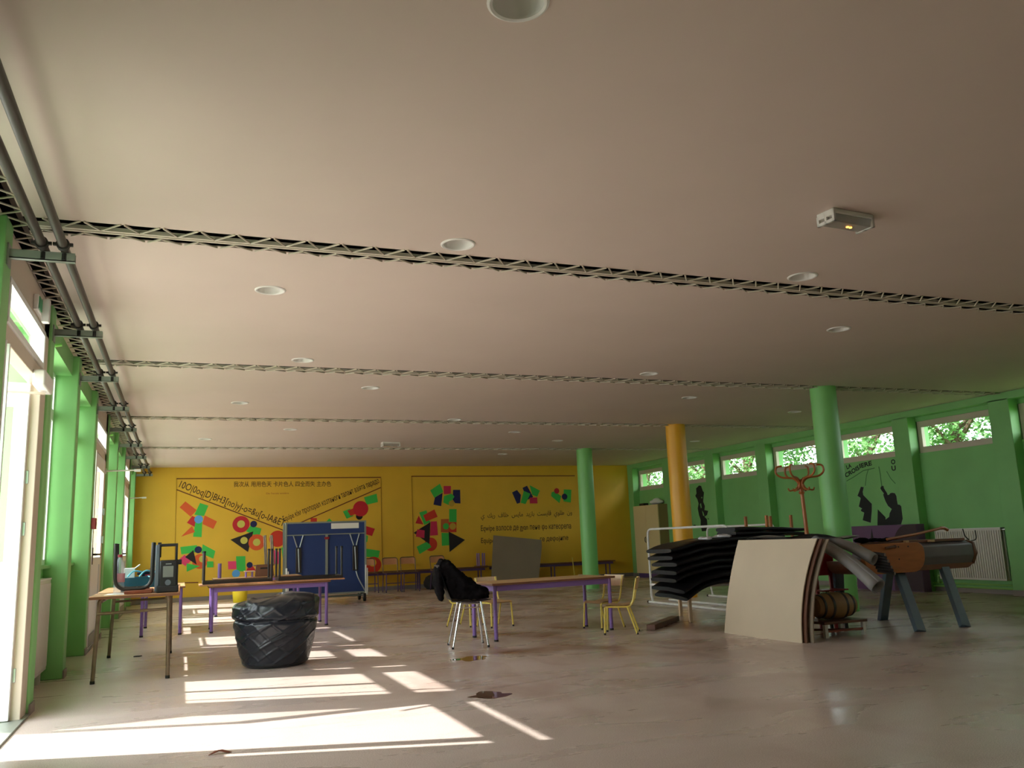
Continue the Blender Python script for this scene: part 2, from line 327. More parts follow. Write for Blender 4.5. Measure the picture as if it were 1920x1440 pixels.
CLUSTERS=[('star of orange and green painted rectangles around a light blue circle', [('rectangle', 'orange', [(0.07, 2.144), (0.308, 1.95), (0.189, 1.808), (-0.043, 2.016)]), ('rectangle', 'orange', [(0.477, 1.83), (0.736, 1.692), (0.665, 1.529), (0.435, 1.643)]), ('rectangle', 'red', [(0.221, 1.828), (0.341, 1.761), (0.277, 1.584), (0.116, 1.681)]), ('rectangle', 'green', [(0.373, 2.103), (0.549, 2.041), (0.464, 1.816), (0.264, 1.85)]), ('rectangle', 'green', [(0.288, 1.676), (0.431, 1.701), (0.426, 1.36), (0.25, 1.375)]), ('triangle', 'orange', [(0.222, 1.605), (0.286, 1.474), (0.006, 1.383)]), ('circle', 'sky', (0.355, 1.746, 0.088))]), ('painted green, pink and black shapes under a navy circle, low by the left border', [('rectangle', 'green', [(-0.004, 1.164), (0.337, 1.191), (0.333, 1.042), (0.023, 1.004)]), ('rectangle', 'green', [(0.452, 1.204), (0.718, 1.05), (0.68, 0.885), (0.43, 1.01)]), ('rectangle', 'pink', [(0.09, 0.995), (0.238, 0.87), (0.111, 0.754), (-0.049, 0.874)]), ('circle', 'orange', (0.407, 0.84, 0.159)), ('circle', 'lemon', (0.46, 0.889, 0.074)), ('triangle', 'black', [(0.264, 1.088), (0.1, 0.944), (0.341, 0.772)]), ('circle', 'navy', (0.365, 1.09, 0.074)), ('triangle', 'green', [(0.136, 0.809), (0.41, 0.74), (0.142, 0.631)]), ('rectangle', 'green', [(0.55, 0.833), (0.682, 0.828), (0.685, 0.699), (0.553, 0.705)])]), ('painted red ring, orange ring and black triangle with pale yellow centres', [('circle', 'red', (1.247, 1.614, 0.183)), ('circle', 'lemon', (1.247, 1.619, 0.083)), ('rectangle', 'green', [(1.453, 1.584), (1.684, 1.503), (1.644, 1.328), (1.355, 1.455)]), ('circle', 'navy', (1.516, 1.612, 0.072)), ('triangle', 'black', [(1.512, 1.45), (1.028, 1.284), (1.406, 0.999)]), ('circle', 'lemon', (1.316, 1.257, 0.077)), ('circle', 'orange', (1.588, 1.206, 0.176)), ('circle', 'lemon', (1.588, 1.206, 0.08))]), ('painted red orange disc with a black bar, left of the folded blue table', [('circle', 'redorange', (2.041, 1.27, 0.182)), ('rectangle', 'black', [(2.15, 1.444), (2.283, 1.44), (2.287, 1.059), (2.155, 1.064)]), ('rectangle', 'pink', [(1.893, 1.053), (2.083, 0.972), (2.071, 0.708), (1.897, 0.716)]), ('rectangle', 'green', [(2.125, 1.074), (2.272, 1.068), (2.274, 0.832), (2.157, 0.837)])]), ('painted pink square, green block and blue disc low on the yellow wall', [('rectangle', 'pink', [(0.987, 0.814), (1.169, 0.812), (1.173, 0.639), (0.997, 0.641)]), ('rectangle', 'green', [(1.153, 0.917), (1.351, 0.914), (1.363, 0.581), (1.174, 0.59)]), ('rectangle', 'red', [(1.412, 0.674), (1.511, 0.69), (1.598, 0.57), (1.358, 0.552)]), ('circle', 'navy', (1.445, 0.716, 0.065)), ('circle', 'sky', (1.161, 0.542, 0.084))]), ('painted red disc with green blocks under the sloping Latin lettering', [('rectangle', 'green', [(4.006, 2.162), (4.309, 2.245), (4.339, 2.046), (4.069, 1.989)]), ('circle', 'black', (3.894, 1.723, 0.079)), ('rectangle', 'green', [(3.511, 1.846), (3.676, 1.904), (3.753, 1.733), (3.597, 1.675)]), ('rectangle', 'redorange', [(3.613, 1.859), (3.754, 1.912), (3.831, 1.792), (3.691, 1.734)]), ('circle', 'red', (3.926, 1.899, 0.18))]), ('painted red square, green bar and red ring right of the folded blue table', [('rectangle', 'red', [(4.05, 1.493), (4.261, 1.425), (4.19, 1.257), (3.986, 1.325)]), ('rectangle', 'green', [(4.017, 1.293), (4.095, 1.26), (4.078, 1.122), (4.0, 1.14)]), ('rectangle', 'green', [(3.999, 0.981), (4.376, 0.911), (4.337, 0.753), (3.998, 0.789)]), ('circle', 'redorange', (4.216, 0.596, 0.183)), ('circle', 'wallpaint', (4.201, 0.643, 0.088))]), ('painted orange square and green triangle peeping over the folded blue table', [('rectangle', 'redorange', [(2.772, 1.712), (2.914, 1.708), (2.915, 1.572), (2.773, 1.576)]), ('triangle', 'green', [(3.075, 1.567), (3.197, 1.695), (3.32, 1.56)])]), ('painted navy and green blocks with a pink square, upper left of second panel', [('rectangle', 'green', [(5.625, 2.302), (5.875, 2.464), (5.953, 2.261), (5.725, 2.121)]), ('rectangle', 'navy', [(5.937, 2.239), (5.892, 1.917), (5.699, 1.957), (5.74, 2.128)]), ('rectangle', 'magenta', [(5.964, 2.405), (6.153, 2.402), (6.141, 2.214), (5.967, 2.203)]), ('patch', 'navy', [(6.204, 2.307), (6.386, 2.305), (6.385, 1.972), (6.248, 1.982), (6.19, 2.069)]), ('patch', 'green', [(5.966, 2.16), (6.163, 2.214), (6.237, 2.141), (6.081, 1.942), (5.947, 2.002)]), ('circle', 'ochre', (6.157, 1.976, 0.073))]), ('painted black triangle amid red, pink and green shapes beside the second panel border', [('rectangle', 'green', [(5.341, 1.774), (5.518, 1.826), (5.609, 1.541), (5.46, 1.474)]), ('rectangle', 'redorange', [(5.435, 1.708), (5.719, 1.843), (5.797, 1.663), (5.506, 1.557)]), ('triangle', 'red', [(5.325, 1.703), (5.438, 1.489), (5.241, 1.523)]), ('circle', 'redorange', (5.612, 1.013, 0.159)), ('rectangle', 'green', [(5.261, 0.97), (5.541, 1.092), (5.626, 0.949), (5.33, 0.794)]), ('triangle', 'black', [(5.609, 1.541), (5.576, 1.021), (5.194, 1.3)]), ('rectangle', 'magenta', [(5.624, 1.554), (5.772, 1.557), (5.794, 1.224), (5.595, 1.217)]), ('rectangle', 'magenta', [(5.282, 1.381), (5.465, 1.347), (5.454, 1.165), (5.243, 1.208)])]), ('painted column of green blocks with a black triangle pointing right', [('rectangle', 'green', [(6.093, 1.841), (6.282, 1.837), (6.274, 1.522), (6.086, 1.534)]), ('rectangle', 'rust', [(5.878, 1.604), (6.08, 1.606), (6.072, 1.279), (5.87, 1.292)]), ('circle', 'green', (6.001, 1.43, 0.075)), ('rectangle', 'redorange', [(6.078, 1.527), (6.269, 1.522), (6.263, 1.28), (6.072, 1.286)]), ('circle', 'ochre', (6.173, 1.425, 0.083)), ('rectangle', 'green', [(5.885, 1.278), (6.071, 1.265), (6.072, 0.975), (5.885, 0.968)]), ('triangle', 'black', [(6.065, 1.3), (6.474, 1.088), (6.075, 0.812)])]), ('painted navy and green blocks above the Arabic lettering', [('patch', 'navy', [(7.755, 2.22), (7.89, 2.279), (7.992, 2.154), (7.959, 1.956), (7.876, 1.935)]), ('rectangle', 'navy', [(8.042, 2.331), (8.169, 2.383), (8.324, 2.095), (8.162, 2.029)]), ('rectangle', 'green', [(8.072, 2.253), (8.252, 2.181), (8.107, 1.922), (7.976, 1.956)]), ('rectangle', 'green', [(8.237, 2.398), (8.517, 2.254), (8.434, 2.101), (8.301, 2.149)]), ('rectangle', 'magenta', [(8.223, 2.081), (8.433, 2.085), (8.434, 1.931), (8.225, 1.935)])]), ('painted green blocks with red and navy dots beside the far green column', [('patch', 'green', [(8.838, 2.203), (8.916, 2.233), (9.108, 2.105), (9.047, 1.927), (8.825, 2.11)]), ('circle', 'red', (8.985, 2.24, 0.072)), ('rectangle', 'green', [(9.186, 2.276), (9.402, 2.265), (9.367, 1.936), (9.161, 1.971)]), ('circle', 'navy', (9.198, 2.088, 0.078))])]
BORDERS=[('first', [[(-0.123, 2.642), (4.412, 2.629)], [(-0.123, 2.642), (-0.106, 0.407)], [(4.412, 2.629), (4.428, 0.388)], [(-0.116, 2.403), (2.162, 1.456)], [(2.162, 1.456), (4.41, 2.388)], [(-0.106, 0.407), (0.387, 0.393)]]), ('second', [[(5.163, 2.648), (9.523, 2.623)], [(5.163, 2.648), (5.186, 0.537)]])]
TEXTS=[('cjk', '我次从 用用色天 卡片色人 四全而失 主办色', (1.071, 2.445), (3.239, 2.429), 0.119), ('sl', '10O|0oq|D}BH3[no)yJ-o=&u[o-IA&ET', (-0.096, 2.414), (2.15, 1.492), 0.198), ('sr', 'Equipe кім пропорал козтаноги талант азіята парадо', (2.196, 1.61), (4.398, 2.464), 0.144), ('ar', 'ARABIC', (6.906, 1.542), (9.389, 1.569), 0.143), ('l2', 'Eqwipe взлосе де gyan пене φo катеорепа', (6.896, 1.244), (9.34, 1.232), 0.143), ('l3', 'Equipe г', (6.887, 0.96), (7.333, 0.943), 0.129), ('l4', 'ге деφojипе', (8.465, 0.941), (9.249, 0.953), 0.119)]
RWALL={'LEG': [(11.938, 1.743), (11.872, 1.729), (11.909, 1.649), (11.904, 1.594), (11.726, 1.43), (11.744, 1.314), (11.8, 1.106), (11.983, 1.157), (11.926, 1.286), (11.997, 1.316), (11.999, 1.339), (11.965, 1.36), (12.04, 1.4), (11.976, 1.534), (11.98, 1.553), (12.044, 1.589), (11.996, 1.655)], 'MAN': [(11.489, 1.684), (11.459, 1.727), (11.413, 1.719), (11.408, 1.679), (11.351, 1.591), (11.344, 1.56), (11.309, 1.562), (11.282, 1.586), (11.235, 1.592), (11.18, 1.58), (11.153, 1.53), (11.153, 1.461), (11.147, 1.391), (11.098, 1.38), (11.06, 1.335), (11.039, 1.257), (11.063, 1.172), (11.125, 1.059), (11.469, 1.047), (11.466, 1.143), (11.366, 1.192), (11.345, 1.253), (11.288, 1.32), (11.361, 1.376), (11.406, 1.457), (11.43, 1.529), (11.441, 1.574), (11.421, 1.591), (11.461, 1.638)], 'KNEE': [(11.603, 1.33), (11.448, 1.187), (11.468, 1.056), (11.651, 1.057)], 'FIG': [(17.027, 2.13), (16.942, 2.114), (16.89, 1.995), (16.844, 1.954), (16.872, 1.879), (16.907, 1.747), (16.853, 1.649), (16.883, 1.555), (16.734, 1.53), (16.797, 1.438), (16.903, 1.404), (16.81, 1.344), (16.812, 1.212), (16.864, 1.081), (17.051, 1.076), (17.083, 1.22), (17.067, 1.334), (17.12, 1.451), (17.151, 1.606), (17.101, 1.719), (17.139, 1.818), (17.216, 1.9), (17.156, 1.955), (17.157, 2.071)], 'ROD': [(16.774, 1.361), (16.526, 1.241)], 'BLOB': [(17.378, 1.232), (17.29, 1.23), (17.296, 1.187), (17.384, 1.19)], 'LA': [(12.23, 2.076), (12.106, 2.104)], 'CRO': [(12.28, 1.926), (11.917, 2.048)], 'ERE': [(11.914, 2.067), (11.617, 2.096)], 'O': [(11.184, 2.065), (11.09, 2.065)], 'U': [(11.189, 1.956), (11.095, 1.957)], 'TI': [(16.7, 2.035), (16.55, 2.037)], 'BARS': [[(10.984, 2.005), (10.992, 1.958)], [(10.978, 1.939), (10.98, 1.891)], [(10.981, 1.883), (10.977, 1.835)], [(10.989, 1.792), (10.983, 1.762)], [(10.984, 1.572), (10.994, 1.512)], [(10.985, 1.499), (10.987, 1.482)]], 'ROPE': [(11.468, 2.058), (11.453, 1.922), (11.455, 1.833), (11.45, 1.708)], 'LINE': [[(12.272, 1.869), (12.081, 1.929), (11.84, 2.019), (11.567, 2.04)], [(11.714, 2.035), (11.78, 1.923), (11.831, 1.753)], [(11.305, 1.963), (11.233, 1.833), (11.144, 1.739)]]}

# ------------------------------------------------------------------ SETTING
H = 2.887
XL, XLf = -1.13, -0.985            # recessed window plane, beam face
struct('floor', G().box((-1.35, -4.3, -0.12), (11.5, 20.3, 0)), 'floor', smooth=False)
# ceiling panels between the girder slots, with round holes cut for the downlights
SLOTS = [5.155, 8.904, 12.554, 16.217]; SW = 0.115
LAMPS = [(1.04, 2.46), (1.57, 4.85), (4.24, 4.85), (0.55, 6.12), (5.73, 6.14), (1.08, 8.45), (5.02, 8.45), (2.05, 9.85), (6.49, 9.89), (0.65, 11.15), (9.08, 10.88),
         (3.85, 12.30), (1.56, 13.62), (5.36, 13.66), (0.33, 14.93), (9.73, 14.75), (6.69, 14.82), (6.46, 17.23)]
cg = G(); edges = [-4.3] + [e for s in SLOTS for e in (s-SW, s+SW)] + [20.3]
for a, b in zip(edges[0::2], edges[1::2]): cg.box((-0.86, a, H), (11.4, b, H+0.005))
cg.box((-1.0, -4.3, H), (-0.952, 20.3, H+0.005))
ceil = struct('ceiling', cg, 'ceiling', smooth=False)
cut = G()
for x, y in LAMPS: cut.lathe([(0.094, -0.1), (0.094, 0.1)], (x, y, H), 32)
co = obj('hole', cut, 'ceiling', smooth=False)
bo = ceil.modifiers.new('holes', 'BOOLEAN'); bo.operation = 'DIFFERENCE'; bo.object = co; bo.solver = 'EXACT'
bpy.context.view_layer.update()
me_ = bpy.data.meshes.new_from_object(ceil.evaluated_get(bpy.context.evaluated_depsgraph_get()))
ceil.modifiers.clear(); ceil.data = me_; bpy.data.objects.remove(co)
# near-black lining above the panels that paints in the slots' shade, and the roof with its eaves
struct('trim_1', G().box((-1.30, -4.5, 3.25), (11.6, 20.5, 3.27)).box((-1.0, 20.28, H+.03), (11.5, 20.3, 3.25)), 'slot_shade', smooth=False)
struct('shade_liner', G().box((-.984, -4.3, H+.026), (-.975, 20.28, 3.25)).box((11.05, -4.3, H+.026), (11.069, 20.28, 3.25)), 'slot_shade', smooth=False)  # added liner, dark only to imitate shade beside the edge slots
struct('trim_2', G().box((-1.49, -4.8, 3.28), (11.95, 20.8, 3.45)).box((-1.49, -4.8, 2.91), (-1.41, 20.8, 3.28)).box((11.87, -4.8, 2.95), (11.95, 20.8, 3.28)), 'roof', smooth=False)
# left wall: head beam, parapets under the windows
wl = G().box((-1.20, -4.5, 2.70), (XLf, 20.3, 3.25))
NB = len(POST_Y)-1
for k in range(NB):
    a, b = POST_Y[k]+.1, POST_Y[k+1]-.1
    if k < 4: wl.box((-1.30, a, 0), (XL, b, 2.71))  # unseen bays behind the camera, walled solid to keep their light out
    elif (k-5) % 3 != 0: wl.box((-1.30, a, 0), (XL, b, 0.97))
wl.box((-1.30, POST_Y[-1], 0), (XLf-0.02, 20.3, 2.7))
struct('wall_left', wl, 'green', smooth=False)
for y in POST_Y: struct('pilaster', G().box((-1.32, y-.1, 0), (-0.93, y+.1, H)), 'green', bevel=0.008, smooth=False)
bl = G()
for y in POST_Y: bl.box((-0.93, y-.1, 0), (-0.918, y+.1, 0.07))
struct('baseboard_left', bl, 'grey_base', smooth=False)
struct('wall_back', G().box((-1.30, 20.1, 0), (11.6, 20.3, 3.25)), 'yellow', smooth=False)
struct('baseboard_back', G().box((-0.93, 20.085, 0), (11.07, 20.1, 0.09)), 'grey_base', smooth=False)
struct('wall_front', G().box((-1.30, -4.5, 0), (11.6, -4.3, 3.25)), 'cream', smooth=False)
# right wall
XR, XRi = 11.25, 11.07
wr = G().box((XR, -4.5, 0), (XR+.25, 20.3, 2.19)).box((XR, -4.5, 2.71), (XR+.25, 20.3, 3.25)).box((XRi, -4.5, 2.78), (XR, 20.3, 3.25))
for y in PIL_Y: wr.box((XR, y-.17, 2.15), (XR+.25, y+.17, 2.75))
wr.box((XR, -4.5, 2.15), (XR+.25, PIL_Y[0], 2.75)); wr.box((XR, PIL_Y[-1], 2.15), (XR+.25, 20.3, 2.75))
struct('wall_right', wr, 'green', smooth=False)
for y in PIL_Y: struct('pilaster', G().box((XRi, y-.17, 0), (XR+.02, y+.17, 2.80)), 'green', bevel=0.008, smooth=False)
br_ = G()
for a, b in zip(PIL_Y[:-1], PIL_Y[1:]): br_.box((XR-.014, a+.17, 0), (XR, b-.17, 0.08))
for y in PIL_Y: br_.box((XRi-.012, y-.17, 0), (XRi, y+.17, .08))
struct('baseboard_right', br_, 'grey_base', smooth=False)
wn = 0
for a, b in zip(PIL_Y[:-1], PIL_Y[1:]):
    wn += 1; a += .17; b -= .17; w = sthing('window_%d' % wn, (XR, (a+b)/2, 2.19))
    g = G().box((XR+.02, a, 2.19), (XR+.09, b, 2.285)).box((XR+.02, a, 2.62), (XR+.09, b, 2.71)).box((XR+.02, a, 2.285), (XR+.09, a+.075, 2.62)).box((XR+.02, b-.075, 2.285), (XR+.09, b, 2.62))
    obj('window_frame', g, 'pvc_dull', w, True, bevel=0.005, smooth=False)
    obj('pane', G().box((XR+.05, a+.075, 2.285), (XR+.056, b-.075, 2.62)), 'pane', w, True, smooth=False)
# left windows and doors
dn = 0
def left_window(a, b, sliver):
    global wn
    wn += 1; w = sthing('window_%d' % wn, (XL, (a+b)/2, 0.97)); x0, x1 = XL-.05, XL+.01
    g = G().box((x0, a, 0.96), (x1, b, 1.03)).box((x0, a, 2.27), (x1, b, 2.37)).box((x0, a, 2.665), (x1, b, 2.72))
    m1, m2 = a+.56, a+1.17
    for p, q in ((a, a+.02), (m1, m1+.06), (m2, m2+.34 if sliver else b), (b-.02, b)):
        g.box((x0, p, 1.03), (x1, q, 2.27)); g.box((x0, p, 2.37), (x1, q, 2.665)) if p != m1 else None
    obj('window_frame', g, 'pvc', w, True, bevel=0.004, smooth=False)
    obj('window_sill', G().box((XL, a, 0.955), (XL+.06, b, 0.985)), 'green', w, True, bevel=.004, smooth=False)
    obj('pane', G().box((XL-.025, a, 1.0), (XL-.019, b, 2.69)), 'pane', w, True, smooth=False)
def door(a, b, opened):
    global dn
    dn += 1; d = sthing('door_%d' % dn, (-0.96, (a+b)/2, 0)); x0, x1 = -1.03, -0.945; l0, l1 = a+.24, a+1.40
    g = G().box((x0, a, 0), (x1, a+.05, 2.86)).box((x0, a+.18, 0), (x1, l0, 2.25)).box((x0, l1, 0), (x1, b, 2.86))
    g.box((x0, a, 2.25), (x1, b, 2.35)).box((x0, a, 2.615), (x1, b, 2.86)).box((x0, a+.05, 0.0), (x1, a+.18, 1.04))
    obj('door_frame', g, 'pvc_dull', d, True, bevel=0.005, smooth=False)
    t = G(); y0, y1 = a+.05, l1
    for p, q in (((y0, 2.35), (y1, 2.385)), ((y0, 2.58), (y1, 2.615)), ((y0, 2.385), (y0+.035, 2.58)), ((y1-.035, 2.385), (y1, 2.58))):
        t.box((x0+.01, p[0], p[1]), (x1+.012, q[0], q[1]))
    tw = obj('transom_window', t, 'pvc', d, True, bevel=0.004, smooth=False)
    obj('pane', G().box((-.99, y0+.03, 2.38), (-.985, y1-.03, 2.59)), 'pane', tw, True, smooth=False)
    sw = G().box((x0+.01, a+.05, 1.04), (x1+.01, a+.075, 2.25)).box((x0+.01, a+.155, 1.04), (x1+.01, a+.18, 2.25))
    sl = obj('sidelight', sw, 'pvc', d, True, bevel=.003, smooth=False)
    obj('pane', G().box((-.99, a+.07, 1.04), (-.985, a+.16, 2.25)), 'pane', sl, True, smooth=False)
    # the leaf: stiles, rails, a solid lower panel, glass above; modelled along u from its hinge
    W = l1-l0-.01; hx, hy = -0.985, l1-.005
    if opened:
        f = lambda u, w_, z: (hx-.02-u, hy-.02+w_, z)
    else:
        f = lambda u, w_, z: (hx+w_+.02, hy-u, z)
    def bx(g_, u0, u1, w0, w1, z0, z1):
        c = [f(u, w_, z) for z in (z0, z1) for w_ in (w0, w1) for u in (u0, u1)]
        return g_.box([min(q[i] for q in c) for i in range(3)], [max(q[i] for q in c) for i in range(3)])
    lf = G(); bx(lf, 0, .09, -.025, .025, .02, 2.24); bx(lf, W-.09, W, -.025, .025, .02, 2.24); bx(lf, .09, W-.09, -.025, .025, 2.08, 2.24); bx(lf, .09, W-.09, -.025, .025, .94, 1.03); bx(lf, .09, W-.09, -.025, .025, .02, .12); bx(lf, .09, W-.09, -.012, .012, .12, .94)
    leaf = obj('door_leaf', lf, 'pvc', d, True, bevel=.004, smooth=False)
    pg = G(); bx(pg, .085, W-.085, -.003, .003, 1.02, 2.09); obj('pane', pg, 'pane', leaf, True, smooth=False)
    kp = G(); bx(kp, .04, W-.04, .025, .028, .03, .16); obj('kick_plate', kp, 'galv', leaf, True, smooth=False)
    hg = G()
    for z in (.25, 1.2, 1.55): bx(hg, -.02, .03, .02, .05, z, z+.09)
    obj('hinge', hg, 'steel', leaf, True, bevel=.003)
    hd = G(); p0 = f(W-.05, .02, 1.06); p1 = f(W-.05, .07, 1.06); p2 = f(W-.17, .07, 1.06); hd.tube(fillet([p0, p1, p2], .02), .010, 8)
    bx(hd, W-.07, W-.03, .025, .032, .95, 1.14); obj('door_handle', hd, 'dark_steel', leaf, True)
    if not opened:
        hb = G(); bx(hb, .09, W-.09, .028, .045, 1.05, 1.075); obj('push_bar', hb, 'dark_steel', leaf, True)
    obj('door_sill', G().box((-1.06, a, 0), (-.92, b, .015)), 'galv', d, True, smooth=False)
    return d
for k in range(NB):
    a, b = POST_Y[k]+.1, POST_Y[k+1]-.1
    if k < 4: continue
    if (k-5) % 3 == 0: door(a, b, k == 5)
    else: left_window(a, b, k != 4)  # first window is out of view; its solid end panel blocks the sun
# round columns under the girders
for (x, y, m) in ((7.92, 8.90, 'green_gloss'), (7.90, 12.55, 'yellow_gloss'), (7.93, 16.22, 'green_gloss'), (7.92, 5.155, 'yellow_gloss')):
    struct('column', G().lathe([(.166, 0), (.166, H+.06)], (x, y, 0), 40), m)
# outdoors
struct('terrace_outside', G().box((-40, -30, -.15), (-1.35, 45, -.03)), 'concrete', smooth=False)
struct('lawn_outside', G().box((11.52, -30, -.2), (60, 50, -.05)), 'lawn', smooth=False)
def tree(x, y, h, r, m, label, seed):
    t = thing('tree', label, 'tree', (x, y, -.05), 0, 'trees beyond the clerestory windows'); q = random.Random(seed)
    tr = G(); tr.tube([(0, 0, 0), (.05, .03, h*.3), (-.05, .05, h*.62), (.0, .0, h*.85)], .2, 10, rs=[.2, .15, .11, .04])
    for k in range(6):
        an = k*1.1; tr.tube([(0, .03, h*(.3+.06*k)), (r*.4*math.cos(an), r*.4*math.sin(an), h*(.42+.06*k)), (r*.75*math.cos(an), r*.75*math.sin(an), h*(.5+.06*k))], .05, 6, rs=[.07, .045, .015])
    obj('trunk', tr, 'bark', t)
    lf = G()
    cl = [(q.gauss(0, .42)*r, q.gauss(0, .42)*r, h*(.28+.66*q.random()), r*(.24+.2*q.random())) for _ in range(30)]
    for _ in range(9000):
        c = q.choice(cl); d = Vector((q.gauss(0, 1), q.gauss(0, 1), q.gauss(0, 1))).normalized()*c[3]*(.35+.65*q.random())
        p = Vector(c[:3])+d; p.z = max(.7, p.z); s = .035+.045*q.random()
        a = Vector((q.gauss(0, 1), q.gauss(0, 1), q.gauss(0, .6))).normalized()*s; b = a.cross(Vector((q.gauss(0, 1), q.gauss(0, 1), q.gauss(0, 1)))).normalized()*s*.55
        lf.add([p-a, p-b*.9+a*.1, p+a, p+b*.9+a*.1], [(0, 1, 2, 3)])
    obj('foliage', lf, m, t, smooth=False, weld=False)
TREES = [(17.0, 11.2, 5.0, 2.1, 'leaf_c', 'dark green tree seen through the clerestory window nearest the camera'),
         (16.8, 14.6, 5.4, 2.1, 'leaf_b', 'sunlit pale green tree outside the window right of the near green column'),
         (17.6, 18.2, 5.6, 2.2, 'leaf_a', 'leafy tree outside the window behind the coat rack'),
         (16.1, 21.6, 5.4, 2.1, 'leaf_b', 'tree outside the window just right of the yellow column'),
         (15.9, 27.4, 5.4, 2.2, 'leaf_b', 'tree outside the clerestory window over the cream wardrobe'),
         (16.6, 24.6, 5.8, 2.2, 'leaf_a', 'tree outside the window half covered by the yellow column'),
         (22.5, 16.4, 7.0, 2.6, 'leaf_c', 'farther dark tree standing behind the sunlit pale tree'),
         (23.0, 12.6, 7.0, 2.6, 'leaf_a', 'farther tree filling the gap at the nearest clerestory window')]
for i, a in enumerate(TREES): tree(*a, seed=i+3)

# ------------------------------------------------------------------ girders, pipes, brackets
def girder(label, y):
    t = thing('lattice_girder', label, 'girder', (5.2, y, H), 0, 'lattice girders in the ceiling slots')
    x0, x1 = -0.85, 11.05
    obj('chord', G().box((x0, y-.028, H-.012), (x1, y-.006, H+.012)).box((x0, y+.006, H-.012), (x1, y+.028, H+.012)), 'rod', t, True, smooth=False)
    obj('web_plate', G().box((x0, y-.105, H+.10), (x1, y-.045, H+.105)), 'rod_dark', t, True, smooth=False)
    p = .205; n = int((x1-x0)/p)
    for s in (-1, 1):
        g = G(); sh = .0 if s > 0 else .09
        for k in range(n):
            xa = x0+sh+k*p
            g.tube([(xa, y+s*.128, H-.006), (xa+.075, y+s*.03, H-.014), (xa+p-.02, y+s*.126, H-.004)], .0065, 5)
        obj('zigzag_rod', g, 'rod', t, True)
girder('white zigzag lattice girder in the ceiling slot nearest the camera', SLOTS[0])
girder('lattice girder in the ceiling slot that meets the near green column', SLOTS[1])
girder('lattice girder in the ceiling slot that meets the yellow column', SLOTS[2])
girder('lattice girder in the ceiling slot that meets the far green column', SLOTS[3])
t = thing('lattice_girder', 'long lattice girder in the dark slot along the window wall', 'girder', (-.92, 8, H), 0, 'lattice girders in the ceiling slots')
g = G(); y = -4.2
while y < 20.0:
    g.tube([(-.972, y, H-.004), (-.835, y+.10, H-.012), (-.965, y+.205, H-.004)], .0065, 5); y += .205
obj('zigzag_rod', g, 'rod', t, True)
obj('chord', G().box((-.955, -4.3, H+.14), (-.925, 20.1, H+.16)), 'rod_dark', t, True, smooth=False)
PZ = 2.745
for x, lab in ((-.655, 'dark heating pipe under the ceiling, the one farther from the windows'), (-.76, 'dark heating pipe under the ceiling, the one nearer the windows')):
    tag(obj('heating_pipe', G().tube([(x, -4.2, PZ), (x, 20.05, PZ)], .024, 14), 'pipe'), lab, 'pipe', 'twin dark heating pipes')
ORD = ['nearest', 'second', 'third', 'fourth', 'fifth', 'sixth', 'seventh', 'eighth', 'ninth']
BY = [y for y in POST_Y if y > 5]
for i, y in enumerate(BY):
    t = thing('pipe_bracket', 'grey steel bracket holding both dark pipes, %s from the camera along the window wall' % ORD[i], 'bracket', (-.79, y, PZ-.03), 0, 'pipe brackets on the left posts')
    g = G().box((-.95, y-.02, PZ-.075), (-.60, y+.02, PZ-.07)).box((-.95, y-.02, PZ-.075), (-.60, y-.016, PZ-.025)).box((-.95, y+.016, PZ-.075), (-.60, y+.02, PZ-.025))
    g.box((-.93, y-.05, PZ-.12), (-.922, y+.05, PZ)); obj('channel', g, 'galv', t, True, smooth=False)
    for x in (-.655, -.76):
        c = G().tube([(x, y-.105, PZ), (x, y-.065, PZ)], .034, 14).box((x-.05, y-.095, PZ-.008), (x+.05, y-.075, PZ+.008))
        c.tube([(x, y-.02, PZ-.03), (x, y-.02, PZ-.07)], .012, 8); obj('pipe_clamp', c, 'clamp', t, True)
def riser(y, lab):
    t = thing('riser_pipe', lab, 'pipe', (-.99, y, 0))
    obj('pipe', G().tube(fillet([(-.90, y, 2.66), (-1.0, y, 2.64), (-1.0, y, .12)], .05), .013, 10), 'green_pipe', t, True)
    obj('pipe_elbow', G().tube([(-1.0, y, .16), (-1.0, y, .02)], .021, 10).tube([(-1.0, y, .06), (-1.0, y+.22, .06)], .012, 8), 'green_pipe', t, True)
    [obj('pipe_clip', G().tube([(-1.0, y, q), (-1.0, y, q+.04)], .02, 10).box((-1.13, y-.006, q+.01), (-1.0, y+.006, q+.025)), 'green_pipe', t, True) for q in (1.26, 2.30)]
riser(7.20, 'thin green riser pipe beside the open door, feeding the left radiator')
riser(12.68, 'thin green riser pipe beyond the second door in the window wall')
riser(18.1, 'thin green riser pipe beyond the farthest door')
# radiators
def radiator_left():
    t = thing('radiator', 'pale panel radiator low on the window wall beside the open door', 'radiator', (-1.08, 8.1, .08))
    g = G().box((-1.075, 7.55, .1), (-1.055, 8.62, .86)).box((-1.12, 7.55, .1), (-1.10, 8.62, .86))
    for k in range(26): g.box((-1.055, 7.57+k*.04, .13), (-1.048, 7.59+k*.04, .83))
    obj('radiator_panel', g, 'radiator', t, True, bevel=.004, smooth=False)
    obj('top_grille', G().box((-1.125, 7.55, .86), (-1.05, 8.62, .872)), 'white', t, True, smooth=False)
    [obj('foot', G().box((-1.11, q, 0), (-1.07, q+.04, .1)), 'radiator', t, True, smooth=False) for q in (7.7, 8.4)]
radiator_left()
t = thing('radiator', 'white ribbed panel radiator on the green wall behind the vaulting horse', 'radiator', (11.12, 9.72, .15))
g = G().box((11.11, 9.16, .2), (11.13, 10.33, .95)); k = 9.18
while k < 10.3: g.box((11.098, k, .23), (11.11, k+.02, .92)); k += .04
obj('radiator_panel', g, 'radiator', t, True, smooth=False)
obj('rear_panel', G().box((11.18, 9.16, .2), (11.2, 10.33, .95)), 'radiator', t, True, smooth=False)
